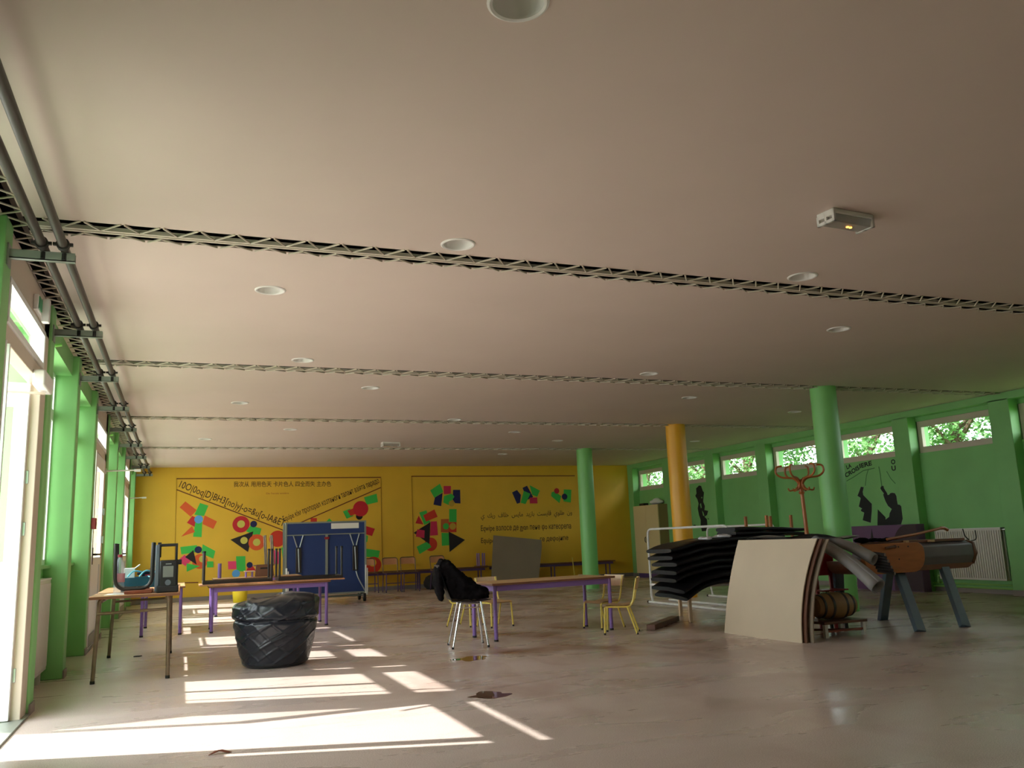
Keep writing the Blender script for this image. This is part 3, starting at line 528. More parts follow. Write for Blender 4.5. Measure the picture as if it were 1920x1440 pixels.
obj('top_grille', G().box((11.105, 9.15, .95), (11.205, 10.34, .962)), 'white', t, True, smooth=False)
obj('bleed_valve', G().tube([(11.15, 9.16, .93), (11.15, 9.08, .93)], .018, 10).ell((11.15, 9.08, .93), (.022, .022, .022)), 'chrome', t, True)
[obj('wall_bracket', G().box((11.13, q, .2), (11.249, q+.04, .9)), 'radiator', t, True, smooth=False) for q in (9.4, 10.1)]
t = thing('skirting_pipes', 'green painted heating pipes running low under the right radiator', 'pipe', (11.2, 9.7, .05))
for z in (.08, .13): obj('pipe', G().tube([(11.2, 9.06, z), (11.2, 10.55, z)], .014, 8), 'green_pipe', t, True)
obj('valve', G().tube([(11.15, 10.40, .13), (11.15, 10.40, .26)], .014, 8).ell((11.15, 10.40, .16), (.025, .025, .03)).tube([(11.15, 10.4, .24), (11.15, 10.3, .24)], .012, 8).tube([(11.15, 10.4, .13), (11.2, 10.4, .13)], .012, 8), 'green_pipe', t, True)
# downlights
DL = ['white recessed downlight at the top edge of the picture', 'white recessed downlight just in front of the nearest girder, left one', 'white recessed downlight just in front of the nearest girder, below the emergency light',
      'white recessed downlight just beyond the nearest girder, at the left', 'white recessed downlight just beyond the nearest girder, at the right',
      'small downlight just in front of the second girder, left one', 'small downlight just in front of the second girder, right one',
      'small downlight just beyond the second girder, middle left of the bay', 'small downlight just beyond the second girder, left of the near green column',
      'small downlight nearest the left pipes between second and third girders', 'small downlight right of the near green column top',
      'small downlight just in front of the third girder, mid ceiling', 'small downlight beyond the third girder, above the yellow mural wall at left', 'small downlight beyond the third girder, left of the yellow column',
      'small far downlight nearest the left pipes beyond the third girder', 'small far downlight just right of the yellow column top', 'small far downlight above the far green column', 'tiny downlight beyond the farthest girder, close to the yellow wall']
proto = None
for (x, y), lab in zip(LAMPS, DL):
    if proto is None:
        proto = thing('downlight', lab, 'ceiling light', (x, y, H), 0, 'round recessed ceiling downlights')
        obj('trim_ring', G().lathe([(.088, .004), (.09, -.004), (.1, -.008), (.109, -.004), (.11, 0.0), (.1, .002)], n=36, cap=False), 'white', proto)
        obj('reflector', G().lathe([(.0898, -.002), (.086, .03), (.07, .075), (.04, .1), (.012, .108)], n=36, cap=False), 'white', proto)
        obj('lamp', G().lathe([(.03, .108), (.032, .09), (.025, .078), (.004, .073)], n=20), 'frosted', proto)
    else: dup(proto, (x, y, H), 0, lab)
def emergency(x, y, lab, glow):
    t = thing('emergency_light', lab, 'emergency light', (x, y, H), R(5))
    g = G().box((-.165, -.065, -.03), (.165, .065, 0)); obj('base_plate', g, 'white', t, bevel=.006)
    obj('diffuser', G().prism([(-.06, -.03), (.06, -.03), (.048, -.075), (-.048, -.075)], lambda a, b: (-.15, a, b), (.3, 0, 0)), 'diffuser', t, bevel=.004)
    for s in (-1, 1):
        x0, x1 = sorted((s*.15, s*.166)); g = G(); g.box((x0, -.066, -.08), (x1, .066, -.062)).box((x0, -.066, -.04), (x1, .066, -.02)).box((x0, -.066, -.08), (x1, -.05, -.02)).box((x0, .05, -.08), (x1, .066, -.02)).box((x0, -.008, -.08), (x1, .008, -.02))
        obj('end_cap', g, 'white', t, smooth=False)
    obj('lamp', G().ell((.01, -.0, -.077), (.009, .009, .005)).ell((.035, 0, -.077), (.009, .009, .005)), 'glow' if glow else 'frosted', t)
emergency(3.65, 3.76, 'boxy emergency light with a small amber glow on the ceiling, front right', True)
emergency(3.53, 15.23, 'small white emergency light on the far ceiling above the yellow wall', False)
# exit sign, door closer, alarm box, rods
t = thing('exit_sign', 'white and green box exit light high above the open door', 'sign', (-.93, 6.28, 2.66))
obj('housing', G().box((-.945, 6.10, 2.645), (-.915, 6.46, 2.75)).box((-.915, 6.25, 2.60), (-.87, 6.31, 2.76)), 'white', t, True, bevel=.005)
obj('sign_panel', G().box((-.915, 6.12, 2.66), (-.910, 6.24, 2.74)).box((-.915, 6.33, 2.66), (-.910, 6.44, 2.74)), mat('exit_green', (40, 150, 90), .4), t, True, smooth=False)
t = thing('door_closer', 'white box door closer on the frame above the open door', 'door closer', (-.9, 6.3, 2.2))
obj('body', G().box((-.945, 6.26, 2.17), (-.87, 6.64, 2.28)), 'white', t, True, bevel=.012)
obj('arm', G().beam((-.9, 6.5, 2.155), (-1.12, 6.42, 2.15), .03, .012), 'pvc_dull', t, True)
tag(obj('alarm_box', G().box((-.935, 10.54, 1.34), (-.885, 10.68, 1.46)).box((-.885, 10.58, 1.38), (-.88, 10.64, 1.42)), 'red_box', bevel=.006), 'small red alarm box on the post left of the second door', 'alarm box')
for y, z, l, lab in ((12.28, 2.13, .42, 'white rod arm sticking out above the second door'), (17.86, 2.1, .30, 'white rod arm sticking out above the farthest door')):
    t = thing('stay_arm', lab, 'rod', (-.94, y, z))
    obj('rod', G().tube([(-.945, y, z), (-.94+l, y, z+.012)], .010, 8), 'white', t, True)
    obj('end_plate', G().box((-.945, y-.03, z-.035), (-.935, y+.03, z+.035)).box((-.94+l-.08, y-.02, z-.01), (-.94+l, y+.02, z+.022)), 'white', t, True, bevel=.003)

# ------------------------------------------------------------------ wall paintings
WYY = 20.1
for lab, shapes in CLUSTERS:
    t = None
    for k, (kind, col, d) in enumerate(shapes):
        if kind == 'circle':
            x, z, r = d; P = [(x+r*math.cos(2*PI*i/36), z+r*math.sin(2*PI*i/36)) for i in range(36)]
        else: P = d
        if t is None:
            t = thing('mural_cluster', lab, 'wall painting', (P[0][0], WYY, P[0][1]), 0, 'painted shape clusters on the yellow wall')
        y = WYY-.0012*(k+1)
        obj('painted_'+{'patch': 'shape'}.get(kind, kind), G().prism(P, lambda a, b: (a, y, b), (0, .001, 0)), 'm_'+col, t, True, smooth=False)
for n, segs in BORDERS:
    t = thing('mural_border', 'thin dark painted border of the %s mural panel on the yellow wall' % ('left' if n == 'first' else 'right'), 'wall painting', (segs[0][0][0], WYY, segs[0][0][1]))
    for (a, b), (c, d) in segs: obj('painted_line', G().beam((a, WYY-.0025, b), (c, WYY-.0025, d), .002, .022, (0, 0, 1)), 'letter_red', t, True, smooth=False)
AR = {'ا': 0xFE8D, 'ب': 0xFE8F, 'ت': 0xFE95, 'خ': 0xFEA5, 'د': 0xFEA9, 'ذ': 0xFEAB, 'ر': 0xFEAD, 'ز': 0xFEAF, 'س': 0xFEB1, 'ط': 0xFEC1, 'ع': 0xFEC9, 'ف': 0xFED1, 'ق': 0xFED5, 'ك': 0xFED9, 'ل': 0xFEDD, 'م': 0xFEE1, 'ن': 0xFEE5, 'ه': 0xFEE9, 'و': 0xFEED, 'ي': 0xFEF1}
def arabic(s):
    out = ''
    for w in s.split(' ')[::-1]:
        g = ''; prev = False
        for i, ch in enumerate(w):
            two = ch in 'ادذرزو'; nxt = i+1 < len(w) and not two
            form = (3 if prev and nxt else 1 if prev else 2 if nxt else 0)
            if two: form = 1 if prev else 0
            g += chr(AR[ch]+form); prev = not two
        out += g[::-1] + '  '
    return out.strip()
TL = {'cjk': 'line of dark oriental characters along the top of the left mural panel', 'sl': 'row of dark pictogram letters sloping down to the right', 'sr': 'row of dark Cyrillic style letters sloping up to the right',
      'ar': 'line of dark Arabic lettering on the right mural panel', 'l2': 'line of dark lettering just below the Arabic line', 'l3': 'start of the lowest lettering line, left of the leaning grey board', 'l4': 'end of the lowest lettering line, right of the leaning grey board'}
for n, body, p, q, h in TEXTS:
    if n == 'ar': body = arabic('ون طلوي قايست بازيد مايس خلاف ريك ي')
    a = Vector((p[0], WYY-.0015, p[1])); b = Vector((q[0], WYY-.0015, q[1])); d = b-a; yv = Vector((-d.z, 0, d.x))
    o = text('wall_lettering', body, 'letter', None, a, d, yv, d.length, h*(1.25 if n in ('ar', 'sr', 'l2', 'l3', 'l4') else 1.05))
    tag(o, TL[n], 'lettering')
o = text('wall_lettering', 'De l\'ecole entière', 'm_rust', None, (1.78, WYY-.0015, 2.27), (1, 0, 0), (0, 0, 1), .5, .04); tag(o, 'faint small orange line of writing under the oriental characters', 'lettering')
# right wall: silhouettes and letters
WX = XR
def flat(poly, x, col, t, nm): return obj(nm, G().prism(poly, lambda a, b: (x, a, b), (.001, 0, 0)), col, t, True, smooth=False)
t = thing('silhouette_mural', 'black silhouettes of two climbing figures painted on the green wall', 'wall painting', (WX, 11.5, 1.05))
def grow(P, k):
    cx = sum(p[0] for p in P)/len(P); cy = sum(p[1] for p in P)/len(P); out = []
    for i, p in enumerate(P):
        a = Vector(P[i-1]); b = Vector(P[(i+1) % len(P)]); d = (b-a); nrm = Vector((d.y, -d.x)).normalized()
        if nrm.dot(Vector((p[0]-cx, p[1]-cy))) < 0: nrm = -nrm
        out.append((p[0]+nrm.x*k, p[1]+nrm.y*k))
    return out
flat(RWALL['LEG'], WX-.0024, 'sil', t, 'painted_leg'); flat(RWALL['MAN'], WX-.0024, 'sil', t, 'painted_figure'); flat(RWALL['KNEE'], WX-.0024, 'sil', t, 'painted_knee')
def ribbon(P, w, x, col, t, nm):
    g = G()
    for (a, b), (c, d) in zip(P[:-1], P[1:]): g.beam((x, a, b), (x, c, d), w, .001, (1, 0, 0))
    return obj(nm, g, col, t, True, smooth=False)
for k in ('LEG', 'MAN'): ribbon(RWALL[k]+RWALL[k][:1], .012, WX-.0012, 'chalk', t, 'chalk_outline')
ribbon(RWALL['ROPE'], .018, WX-.002, 'faded_green', t, 'painted_rope')
for l in RWALL['LINE']: ribbon(l, .014, WX-.0012, 'faded_green', t, 'painted_line')
def rtext(body, a, b, h, lab):
    p = Vector((WX-.002, a[0], a[1])); q = Vector((WX-.002, b[0], b[1])); d = q-p; yv = Vector((0, d.z, -d.y))
    tag(text('wall_lettering', body, 'sil', None, p, d, yv, d.length, h, bold=.035), lab, 'lettering')
rtext('LA', *RWALL['LA'], .075, 'black painted word LA under the window right of the near green column')
rtext('CROIS', *RWALL['CRO'], .085, 'black painted letters CROIS rising beside the near green column')
rtext('IERE', *RWALL['ERE'], .08, 'black painted letters IERE under the sunlit clerestory window')
rtext('O', *RWALL['O'], .085, 'single black painted letter O right of the painted figures')
rtext('U', *RWALL['U'], .085, 'single black painted letter U below the letter O')
rtext('TI', *RWALL['TI'], .06, 'two small black letters beside the dark standing silhouette')
t = thing('wall_dashes', 'column of short black painted dashes right of the climbing figures', 'lettering', (WX, 10.98, 1.5))
for (a, b) in RWALL['BARS']: ribbon([a, b], .022, WX-.002, 'sil', t, 'painted_dash')
t = thing('silhouette_mural', 'dark standing silhouette painted on the wall right of the yellow column', 'wall painting', (WX, 17, 1.1))
flat(RWALL['FIG'], WX-.002, 'sil', t, 'painted_figure'); ribbon(RWALL['ROD'], .02, WX-.002, 'sil', t, 'painted_stick'); flat(RWALL['BLOB'], WX-.002, 'sil', t, 'painted_blot')
g = G().cbox((16.99, 0, 1.83), (.05, .001, .03)); t2 = [(16.97, 1.86), (16.93, 1.86), (16.93, 1.83), (16.97, 1.83)]
for P in (t2, [(17.05, 1.70), (17.0, 1.72), (16.98, 1.62), (17.02, 1.6)], [(16.98, 1.55), (16.93, 1.5), (16.9, 1.42), (16.95, 1.43)]): flat(P, WX-.0032, 'green', t, 'painted_highlight')

# ------------------------------------------------------------------ furniture makers
def leg_with_foot(t, m, p, q, r, n=10, foot=True):
    l = obj('leg', G().tube([p, q], r, n), m, t)
    if foot: obj('foot_cap', G().tube([(q[0], q[1], .02), (q[0], q[1], 0)], r*1.12, n), 'rubber', l)
    return l
def kids_table(label, loc, rz, L, W, Hh, over=.05, group='purple framed school tables'):
    t = thing('school_table', label, 'table', loc, rz, group)
    obj('tabletop', G().cbox((0, 0, Hh-.012), (L+2*over, W+2*over, .024)), 'beech', t, bevel=.005)
    obj('edge_band', G().box((-L/2-over-.001, -W/2-over-.001, Hh-.022), (L/2+over+.001, -W/2-over+.004, Hh-.003)).box((-L/2-over-.001, -W/2-over, Hh-.022), (-L/2-over+.004, W/2+over, Hh-.003)).box((L/2+over-.004, -W/2-over, Hh-.022), (L/2+over+.001, W/2+over, Hh-.003)), 'wood_edge', t, smooth=False)
    ap = G()
    for s in (-1, 1): ap.box((-L/2, s*W/2-.011, Hh-.085), (L/2, s*W/2+.011, Hh-.024)).box((s*L/2-.011, -W/2, Hh-.085), (s*L/2+.011, W/2, Hh-.024))
    obj('apron', ap, 'purple', t, smooth=False)
    for a in (-1, 1):
        for b in (-1, 1): leg_with_foot(t, 'purple', (a*L/2, b*W/2, Hh-.026), (a*L/2, b*W/2, .0), .021, 12)
    return t
def kids_chair(label, loc, rz):      # faces local +x
    t = thing('school_chair', label, 'chair', loc, rz, 'small yellow tube school chairs')
    s = .30; w = .145
    obj('seat', G().grid(lambda u, v: (-.15+.31*u, (-.16+.32*v), s+.012+.012*math.cos(PI*(u*2-1))*-.5-.02*max(0, u-.85)/.15), 10, 6).grid(lambda u, v: (-.15+.31*u, (-.16+.32*v), s+.002+.012*math.cos(PI*(u*2-1))*-.5-.02*max(0, u-.85)/.15), 10, 6), 'beech', t)
    obj('backrest', G().grid(lambda u, v: (-.175-.03*v-.02*(1-(2*u-1)**2), -.165+.33*u, .47+.125*v), 10, 4).grid(lambda u, v: (-.187-.03*v-.02*(1-(2*u-1)**2), -.165+.33*u, .47+.125*v), 10, 4).box((-.187, -.165, .47), (-.175, .165, .474)), 'beech_pale', t)
    for b in (-1, 1):
        obj('side_frame', G().tube(fillet([(.15, b*w, s-.03), (.145, b*w, s-.008), (-.12, b*w, s-.008), (-.155, b*w, s+.05), (-.205, b*w, .59)], .03), .0105, 8), 'yellow_tube', t)
        leg_with_foot(t, 'yellow_tube', (.15, b*w, s-.02), (.165, b*(w+.012), 0), .0105, 8)
        leg_with_foot(t, 'yellow_tube', (-.09, b*w, s-.008), (-.185, b*(w+.012), 0), .0105, 8)
    return t
def adult_chair(label, loc, rz, group='wooden backed chairs along the yellow wall'):   # faces local +x
    t = thing('stacking_chair', label, 'chair', loc, rz, group); s = .42; w = .165
    obj('seat', G().cbox((0, 0, s+.01), (.36, .37, .016)), 'brown_wood', t, bevel=.005)
    obj('backrest', G().grid(lambda u, v: (-.2-.03*v-.02*(1-(2*u-1)**2), -.165+.33*u, .60+.135*v), 10, 4).grid(lambda u, v: (-.212-.03*v-.02*(1-(2*u-1)**2), -.165+.33*u, .60+.135*v), 10, 4), 'chair_wood', t)
    obj('back_frame', G().tube(fillet([(-.16, -w, s), (-.235, -w-.008, .75), (-.235, w+.008, .75), (-.16, w, s)], .06), .011, 8), 'brown_steel', t)
    [obj('seat_rail', G().tube([(.15, q*w, s), (-.16, q*w, s)], .011, 8), 'purple_dark', t) for q in (-1, 1)]; obj('stretcher', G().tube([(.15, -w, .2), (.15, w, .2)], .009, 8), 'purple_dark', t)
    for b in (-1, 1):
        leg_with_foot(t, 'purple_dark', (.15, b*w, s), (.17, b*(w+.01), 0), .011, 8)
        leg_with_foot(t, 'purple_dark', (-.16, b*w, s), (-.2, b*(w+.01), 0), .011, 8)
    return t

# ------------------------------------------------------------------ middle: table and its chairs
kids_table('long purple framed table in the middle of the hall, chairs round it', (3.835, 9.108, 0), R(7), 1.47, .53, .60)
c0 = kids_chair('small yellow chair at the right end of the middle table, seen side on', (4.53, 8.58, 0), R(148))
dup(c0, (4.63, 9.20, 0), R(195), 'small yellow chair behind the right end of the middle table')
dup(c0, (3.68, 10.28, 0), R(-78), 'small yellow chair behind the middle table, right of the other one')
dup(c0, (3.40, 10.60, 0), R(-50), 'small yellow chair behind the chair that carries the black jacket')
t = thing('shell_chair', 'black plastic shell chair on chrome legs, buried under a jacket', 'chair', (2.77, 8.58, 0), R(-10))
def shell(u, v):
    a = v*1.0
    if a < .5: x = .22-.40*(a/.5); z = .455-.015*math.sin(PI*a/.5)+.02*abs(2*u-1)**2
    else: q = (a-.5)/.5; x = -.18-.09*q-.03*math.sin(q*PI/2); z = .455+.37*q; x += -.03*(1-abs(2*u-1)**2)*q
    return (x, (-.2+.4*u)*(1-.15*max(0, a-.6)), z)
obj('seat_shell', G().grid(shell, 12, 18).grid(lambda u, v: tuple(a+b for a, b in zip(shell(u, v), (.004, 0, -.008))), 12, 18), 'shell', t)
for a in (-1, 1):
    for b in (-1, 1): leg_with_foot(t, 'chrome', (.02+a*.10, b*.13, .45), (.0+a*.18, b*.185, 0), .011, 10)
obj('under_frame', G().tube([(-.08, -.13, .43), (.12, -.13, .43), (.12, .13, .43), (-.08, .13, .43)], .009, 8, True).tube([(-.09, -.14, .39), (.12, -.14, .39)], .006, 8), 'chrome', t)
def blob(name, g, m, vox, lab=None, cat=None, parent=None, disp=.0, dsize=.12, world=False, smooth=6):
    o = obj(name, g, m, parent, world, weld=False)
    r = o.modifiers.new('remesh', 'REMESH'); r.mode = 'VOXEL'; r.voxel_size = vox
    s = o.modifiers.new('smooth', 'SMOOTH'); s.iterations = smooth; s.factor = .5
    if disp:
        tx = bpy.data.textures.new(name, 'CLOUDS'); tx.noise_scale = dsize; d = o.modifiers.new('folds', 'DISPLACE'); d.texture = tx; d.strength = disp; d.mid_level = .5
    bpy.context.view_layer.update(); me = bpy.data.meshes.new_from_object(o.evaluated_get(bpy.context.evaluated_depsgraph_get())); o.modifiers.clear(); o.data = me
    me.polygons.foreach_set('use_smooth', [True]*len(me.polygons))
    if lab: tag(o, lab, cat)
    return o
Rj = Matrix.Translation((2.77, 8.58, 0)) @ Matrix.Rotation(R(-10), 4, 'Z')
def J(x, y, z): return tuple(Rj @ Vector((x, y, z)))
g = G()
prof = [(-.31, .62), (-.325, .78), (-.27, .872), (-.205, .865), (-.05, .715), (.06, .60), (.14, .575), (.2, .53), (.2, .475), (-.12, .475), (-.19, .5), (-.235, .7), (-.26, .72), (-.275, .62)]
g.prism(prof, lambda a, b: J(a, -.18, b), Vector(J(0, .36, 0))-Vector(J(0, 0, 0)))
g.ell(J(-.30, -.04, .66), (.05, .15, .15), rz=R(-10)).ell(J(-.285, -.12, .56), (.035, .07, .10)).ell(J(.1, -.05, .535), (.12, .19, .06)).ell(J(-.04, -.1, .62), (.10, .13, .08))
for k in range(5): g.tube([J(-.22+.01*k, -.19+.09*k, .84), J(-.10+.02*k, -.2+.09*k, .70), J(.04+.02*k, -.2+.10*k, .59), J(.16, -.17+.08*k, .56)], .028, 8)
blob('jacket', g, 'cloth_black', .014, 'black jacket thrown over the chrome legged chair', 'jacket', disp=.05, dsize=.06, smooth=3)
# ------------------------------------------------------------------ black rubbish bag
def bag(u, v):
    th = 2*PI*u; h = min(1, v/.76)
    base = .275 + .10*min(1, h*1.15)**.8 - .012*max(0, h-.8)*5*.2 + .010*math.sin(2*th+1)
    def crease(p): return max(0, math.sin(p))**8
    d = 6.0*th - 16.0*h                                   # diagonal pull lines in the film
    face = .35+.65*max(0, math.cos(th+2.0))
    wr = (.0085*crease(d+.8*math.sin(5*h)) + .006*crease(1.7*d+1.1) + .0055*crease(9*th+21*h+2*math.sin(3*th)))*face + .012*math.sin(4*th+1.2*h)*(1-face) + .005*math.sin(11*th+7*h)*(1-face)
    if v <= .76:
        band = -.020*math.exp(-((h-.80)/.03)**2) + .006*math.exp(-((h-.86)/.02)**2)
        r = base + wr*min(1, h*5) + band - .04*(1-min(1, h/.08))**2
        z = .52*h + .012*h*math.sin(th-.4) + .006*h*math.sin(6*th)
    else:
        q = (v-.76)/.24; r = (base+wr*(1-q))*(1-q**2.2)*(1+.05*math.sin(5*th+4*q)*q)
        z = .52+(.012*math.sin(th-.4)+.006*math.sin(6*th))*(1-q) + .115*math.sin(q*PI/2)**.8*(.95+.30*math.cos(th+.1)*(1-.4*q)) + .026*crease(3*th+6*q+.5)*(1-q)*q*3 + .016*crease(7*th-5*q)*(1-q)
    x = r*1.0*math.cos(th); y = r*.92*math.sin(th)
    if v > .76: x += .05*math.sin((v-.76)/.24*PI/2)
    return (.845+x, 8.38+y, max(0, z))
g = G().grid(bag, 220, 120, True); tagged = tag(obj('rubbish_bag', g, 'bin_bag'), 'big glossy black bin bag wrapped round a drum in the sun', 'bag')
# ------------------------------------------------------------------ desk by the window
DX0, DX1, DY0, DY1, DZ = -.70, .01, 8.06, 10.18, .712
t = thing('long_desk', 'long wooden desk on brown steel tube legs by the window wall', 'desk', (-.35, 9.1, 0))
obj('tabletop', G().box((DX0, DY0, DZ-.026), (DX1, DY1, DZ)), 'desk_wood', t, True, bevel=.006)
obj('edge_band', G().box((DX0, DY0-.002, DZ-.025), (DX1, DY0+.004, DZ-.003)), 'wood_edge', t, True, smooth=False)
for (x, y) in ((-.65, 8.16), (-.07, 8.13), (-.66, 10.08), (-.07, 10.08)):
    xs = -.60 if x < -.3 else -.09
    l = obj('leg', G().tube(fillet([(xs, y, DZ-.03), ((x+xs)/2, y, DZ-.045), (x, y, .0)], .05), .017, 12), 'brown_steel', t, True)
    obj('foot_cap', G().tube([(x, y, .025), (x, y, 0)], .019, 12), 'rubber', l, True)
for y in (8.15, 10.08): obj('stretcher', G().tube([(-.64, y, .565), (-.075, y, .575)], .0125, 10), 'brown_steel', t, True)
obj('seat_rail', G().tube([(-.61, 8.16, DZ-.05), (-.61, 10.08, DZ-.05)], .012, 8).tube([(-.1, 8.14, DZ-.05), (-.1, 10.08, DZ-.05)], .012, 8), 'brown_steel', t, True)
# things on the desk
tag(obj('paper_sheet', G().prism([(-.60, 8.2), (-.42, 8.17), (-.40, 8.42), (-.585, 8.44)], lambda a, b: (a, b, DZ), (0, 0, .002)), 'paper', smooth=False), 'white sheet of paper under the water bottle', 'paper')
t = thing('water_bottle', 'big clear plastic water bottle on the left corner of the desk', 'bottle', (-.49, 8.31, DZ+.002))
obj('body', G().lathe([(.03, .0), (.042, .004), (.045, .03), (.042, .05), (.045, .07), (.042, .09), (.045, .11), (.043, .17), (.045, .20), (.043, .22), (.040, .24), (.03, .275), (.016, .30), (.015, .315)], n=28), 'pet', t)
obj('label', G().lathe([(.0462, .10), (.0462, .175)], n=28, cap=False), mat('pink_label', (214, 150, 165), .5), t)
obj('cap', G().lathe([(.018, .313), (.018, .335), (.015, .337)], n=18), 'red_box', t)
t = thing('upturned_stool', 'upturned stool with dark bent tube legs standing on the desk', 'stool', (-.34, 8.36, DZ+.002))
obj('seat', G().box((-.44, 8.17, DZ+.002), (-.215, 8.52, DZ+.03)), 'red_wood', t, True, bevel=.006)
for y, nm in ((8.24, 'leg_frame'), (8.47, 'leg_frame')):
    obj(nm, G().tube(fillet([(-.525, y, 1.145), (-.515, y, .752), (-.228, y, .752), (-.222, y, 1.145)], .1, 8), .0155, 12), 'dark_steel', t, True)
obj('cross_tube', G().tube([(-.35, 8.24, .752), (-.35, 8.47, .752)], .011, 8), 'dark_steel', t, True)
t = thing('tool_tray', 'teal blue tool tray heaped with cables behind the stool legs', 'toolbox', (-.3, 8.86, DZ))
obj('tray', G().grid(lambda u, v: ((-.30+(.235+.03*v)*(abs(math.cos(2*PI*u))**.5)*math.copysign(1, math.cos(2*PI*u))), 8.88+(.14+.02*v)*(abs(math.sin(2*PI*u))**.5)*math.copysign(1, math.sin(2*PI*u)), DZ+.045+.08*v), 40, 5, True).box((-.52, 8.75, DZ+.03), (-.08, 9.01, DZ+.05)), 'teal', t, True)
obj('tray_foot', G().box((-.5, 8.76, DZ), (-.42, 9.0, DZ+.035)).box((-.18, 8.76, DZ), (-.10, 9.0, DZ+.035)).box((-.36, 8.76, DZ), (-.26, 9.0, DZ+.035)), 'black', t, True, smooth=False)
g = G()
for k in range(3): g.tube(fillet([(-.45+.1*k, 8.8, DZ+.13), (-.4+.1*k, 8.82, DZ+.19), (-.3+.08*k, 8.9, DZ+.16), (-.24+.08*k, 8.78, DZ+.10)], .04), .008, 6)
obj('strap', g, 'teal_pale', t, True)
tag(obj('black_drill', G().tube([(-.33, 8.86, DZ+.155), (-.12, 8.9, DZ+.16)], .026, 12).box((-.22, 8.87, DZ+.10), (-.19, 8.91, DZ+.17)).tube([(-.33, 8.86, DZ+.155), (-.37, 8.855, DZ+.155)], .012, 8), 'black'), 'black hand drill lying in the teal tray', 'drill')
tag(obj('white_box', G().cbox((-.44, 8.93, DZ+.16), (.09, .07, .10)).tube([(-.40, 8.93, DZ+.2), (-.35, 8.92, DZ+.24)], .006, 6), 'paper', bevel=.004), 'small white carton standing in the teal tray', 'box')
tag(obj('red_screwdriver', G().tube([(-.2, 8.8, DZ+.145), (-.09, 8.81, DZ+.155)], .012, 8).tube([(-.2, 8.8, DZ+.145), (-.3, 8.79, DZ+.14)], .004, 6), 'red_plastic'), 'red screwdriver on the rim of the teal tray', 'screwdriver')
tag(obj('thin_wire', G().tube(fillet([(-.32, 8.9, DZ+.14), (-.26, 8.98, DZ+.2), (-.2, 9.0, DZ+.22), (-.17, 9.0, DZ+.16)], .05), .0035, 6).tube([(-.205, 8.98, DZ+.14), (-.2, 8.98, DZ+.27), (-.185, 8.98, DZ+.275)], .003, 6), 'brown_steel'), 'thin bent wire rising out of the teal tray', 'wire')
t = thing('site_radio', 'tall black jobsite radio with a roll bar on the desk', 'radio', (-.09, 8.20, DZ))
obj('body', G().box((-.165, 8.13, DZ+.02), (-.02, 8.30, DZ+.275)), 'black', t, True, bevel=.012)
obj('base_foot', G().box((-.185, 8.11, DZ), (-.005, 8.32, DZ+.06)), 'rubber', t, True, bevel=.01)
g = G().box((-.20, 8.14, DZ+.01), (-.165, 8.29, DZ+.41)); obj('side_guard', g, 'radio_grey', t, True, bevel=.008)
obj('roll_bar', G().beam((-.17, 8.21, DZ+.30), (-.17, 8.21, DZ+.43), .03, .02).beam((-.18, 8.21, DZ+.405), (-.02, 8.21, DZ+.405), .03, .025).beam((-.03, 8.21, DZ+.41), (-.03, 8.21, DZ+.26), .02, .02).box((-.03, 8.14, DZ+.04), (-.012, 8.17, DZ+.26)), 'rubber', t, True, bevel=.004)
obj('display', G().box((-.135, 8.126, DZ+.13), (-.05, 8.131, DZ+.225)), 'screen', t, True, bevel=.002)
obj('name_strip', G().box((-.115, 8.127, DZ+.238), (-.068, 8.131, DZ+.247)), 'steel', t, True, smooth=False)
obj('dial', G().tube([(-.092, 8.132, DZ+.085), (-.092, 8.115, DZ+.085)], .024, 20), 'radio_grey', t, True)
obj('side_knob', G().tube([(-.02, 8.19, DZ+.255), (.015, 8.19, DZ+.255)], .022, 14), 'rubber', t, True)
# ------------------------------------------------------------------ purple tables at the left, and what is on them
kids_table('purple framed table standing lengthwise behind the long desk', (-.205, 12.93, 0), R(90), 1.40, .46, .615)
kids_table('purple framed table behind the bin bag, upturned tables on top', (1.15, 12.42, 0), R(-.5), 1.48, .62, .60)
def upturned(label, x0, x1, y0, y1, z):
    t = thing('upturned_table', label, 'table', ((x0+x1)/2, (y0+y1)/2, z), 0, 'upturned tables on the purple table')
    obj('tabletop', G().box((x0, y0, z), (x1, y1, z+.02)), 'desk_wood', t, True, bevel=.005)
    obj('frame', G().beam((x0+.04, y0+.06, z+.04), (x1-.02, y0+.06, z+.04), .03, .04).beam((x0+.04, y1-.06, z+.04), (x1-.02, y1-.06, z+.04), .03, .04).beam((x0+.055, y0+.06, z+.04), (x0+.055, y1-.06, z+.04), .03, .04).beam((x1-.035, y0+.06, z+.04), (x1-.035, y1-.06, z+.04), .03, .04), 'dark_steel', t, True, smooth=False)
    for x in (x0+.055, x1-.035):
        for y in (y0+.06, y1-.06):
            l = obj('leg', G().tube([(x, y, z+.02), (x, y, z+.44)], .0155, 10), 'dark_steel', t, True); obj('foot_cap', G().tube([(x, y, z+.43), (x, y, z+.452)], .018, 10), 'rubber', l, True)
upturned('upturned table with legs in the air, left of the pair', .245, 1.195, 12.08, 12.62, .6005)
upturned('upturned table with legs in the air, right of the pair', 1.205, 2.13, 12.04, 12.60, .6005)
kids_table('far purple framed table behind the upturned tables', (1.22, 15.3, 0), 0, 1.30, .55, .60)
t = thing('upturned_chair', 'upturned brown school chair on the far purple table', 'chair', (1.32, 15.2, .6))
obj('backrest', G().prism([(1.165, .605), (1.475, .605), (1.455, .80), (1.185, .80)], lambda a, b: (a, 15.0, b), (0, .015, 0)), 'brown_wood', t, True, bevel=.006)
obj('handle_slot', G().box((1.25, 14.995, .725), (1.40, 15.0, .75)), 'black', t, True, smooth=False)
obj('seat', G().box((1.15, 15.02, .775), (1.48, 15.36, .79)), 'brown_wood', t, True, bevel=.005)
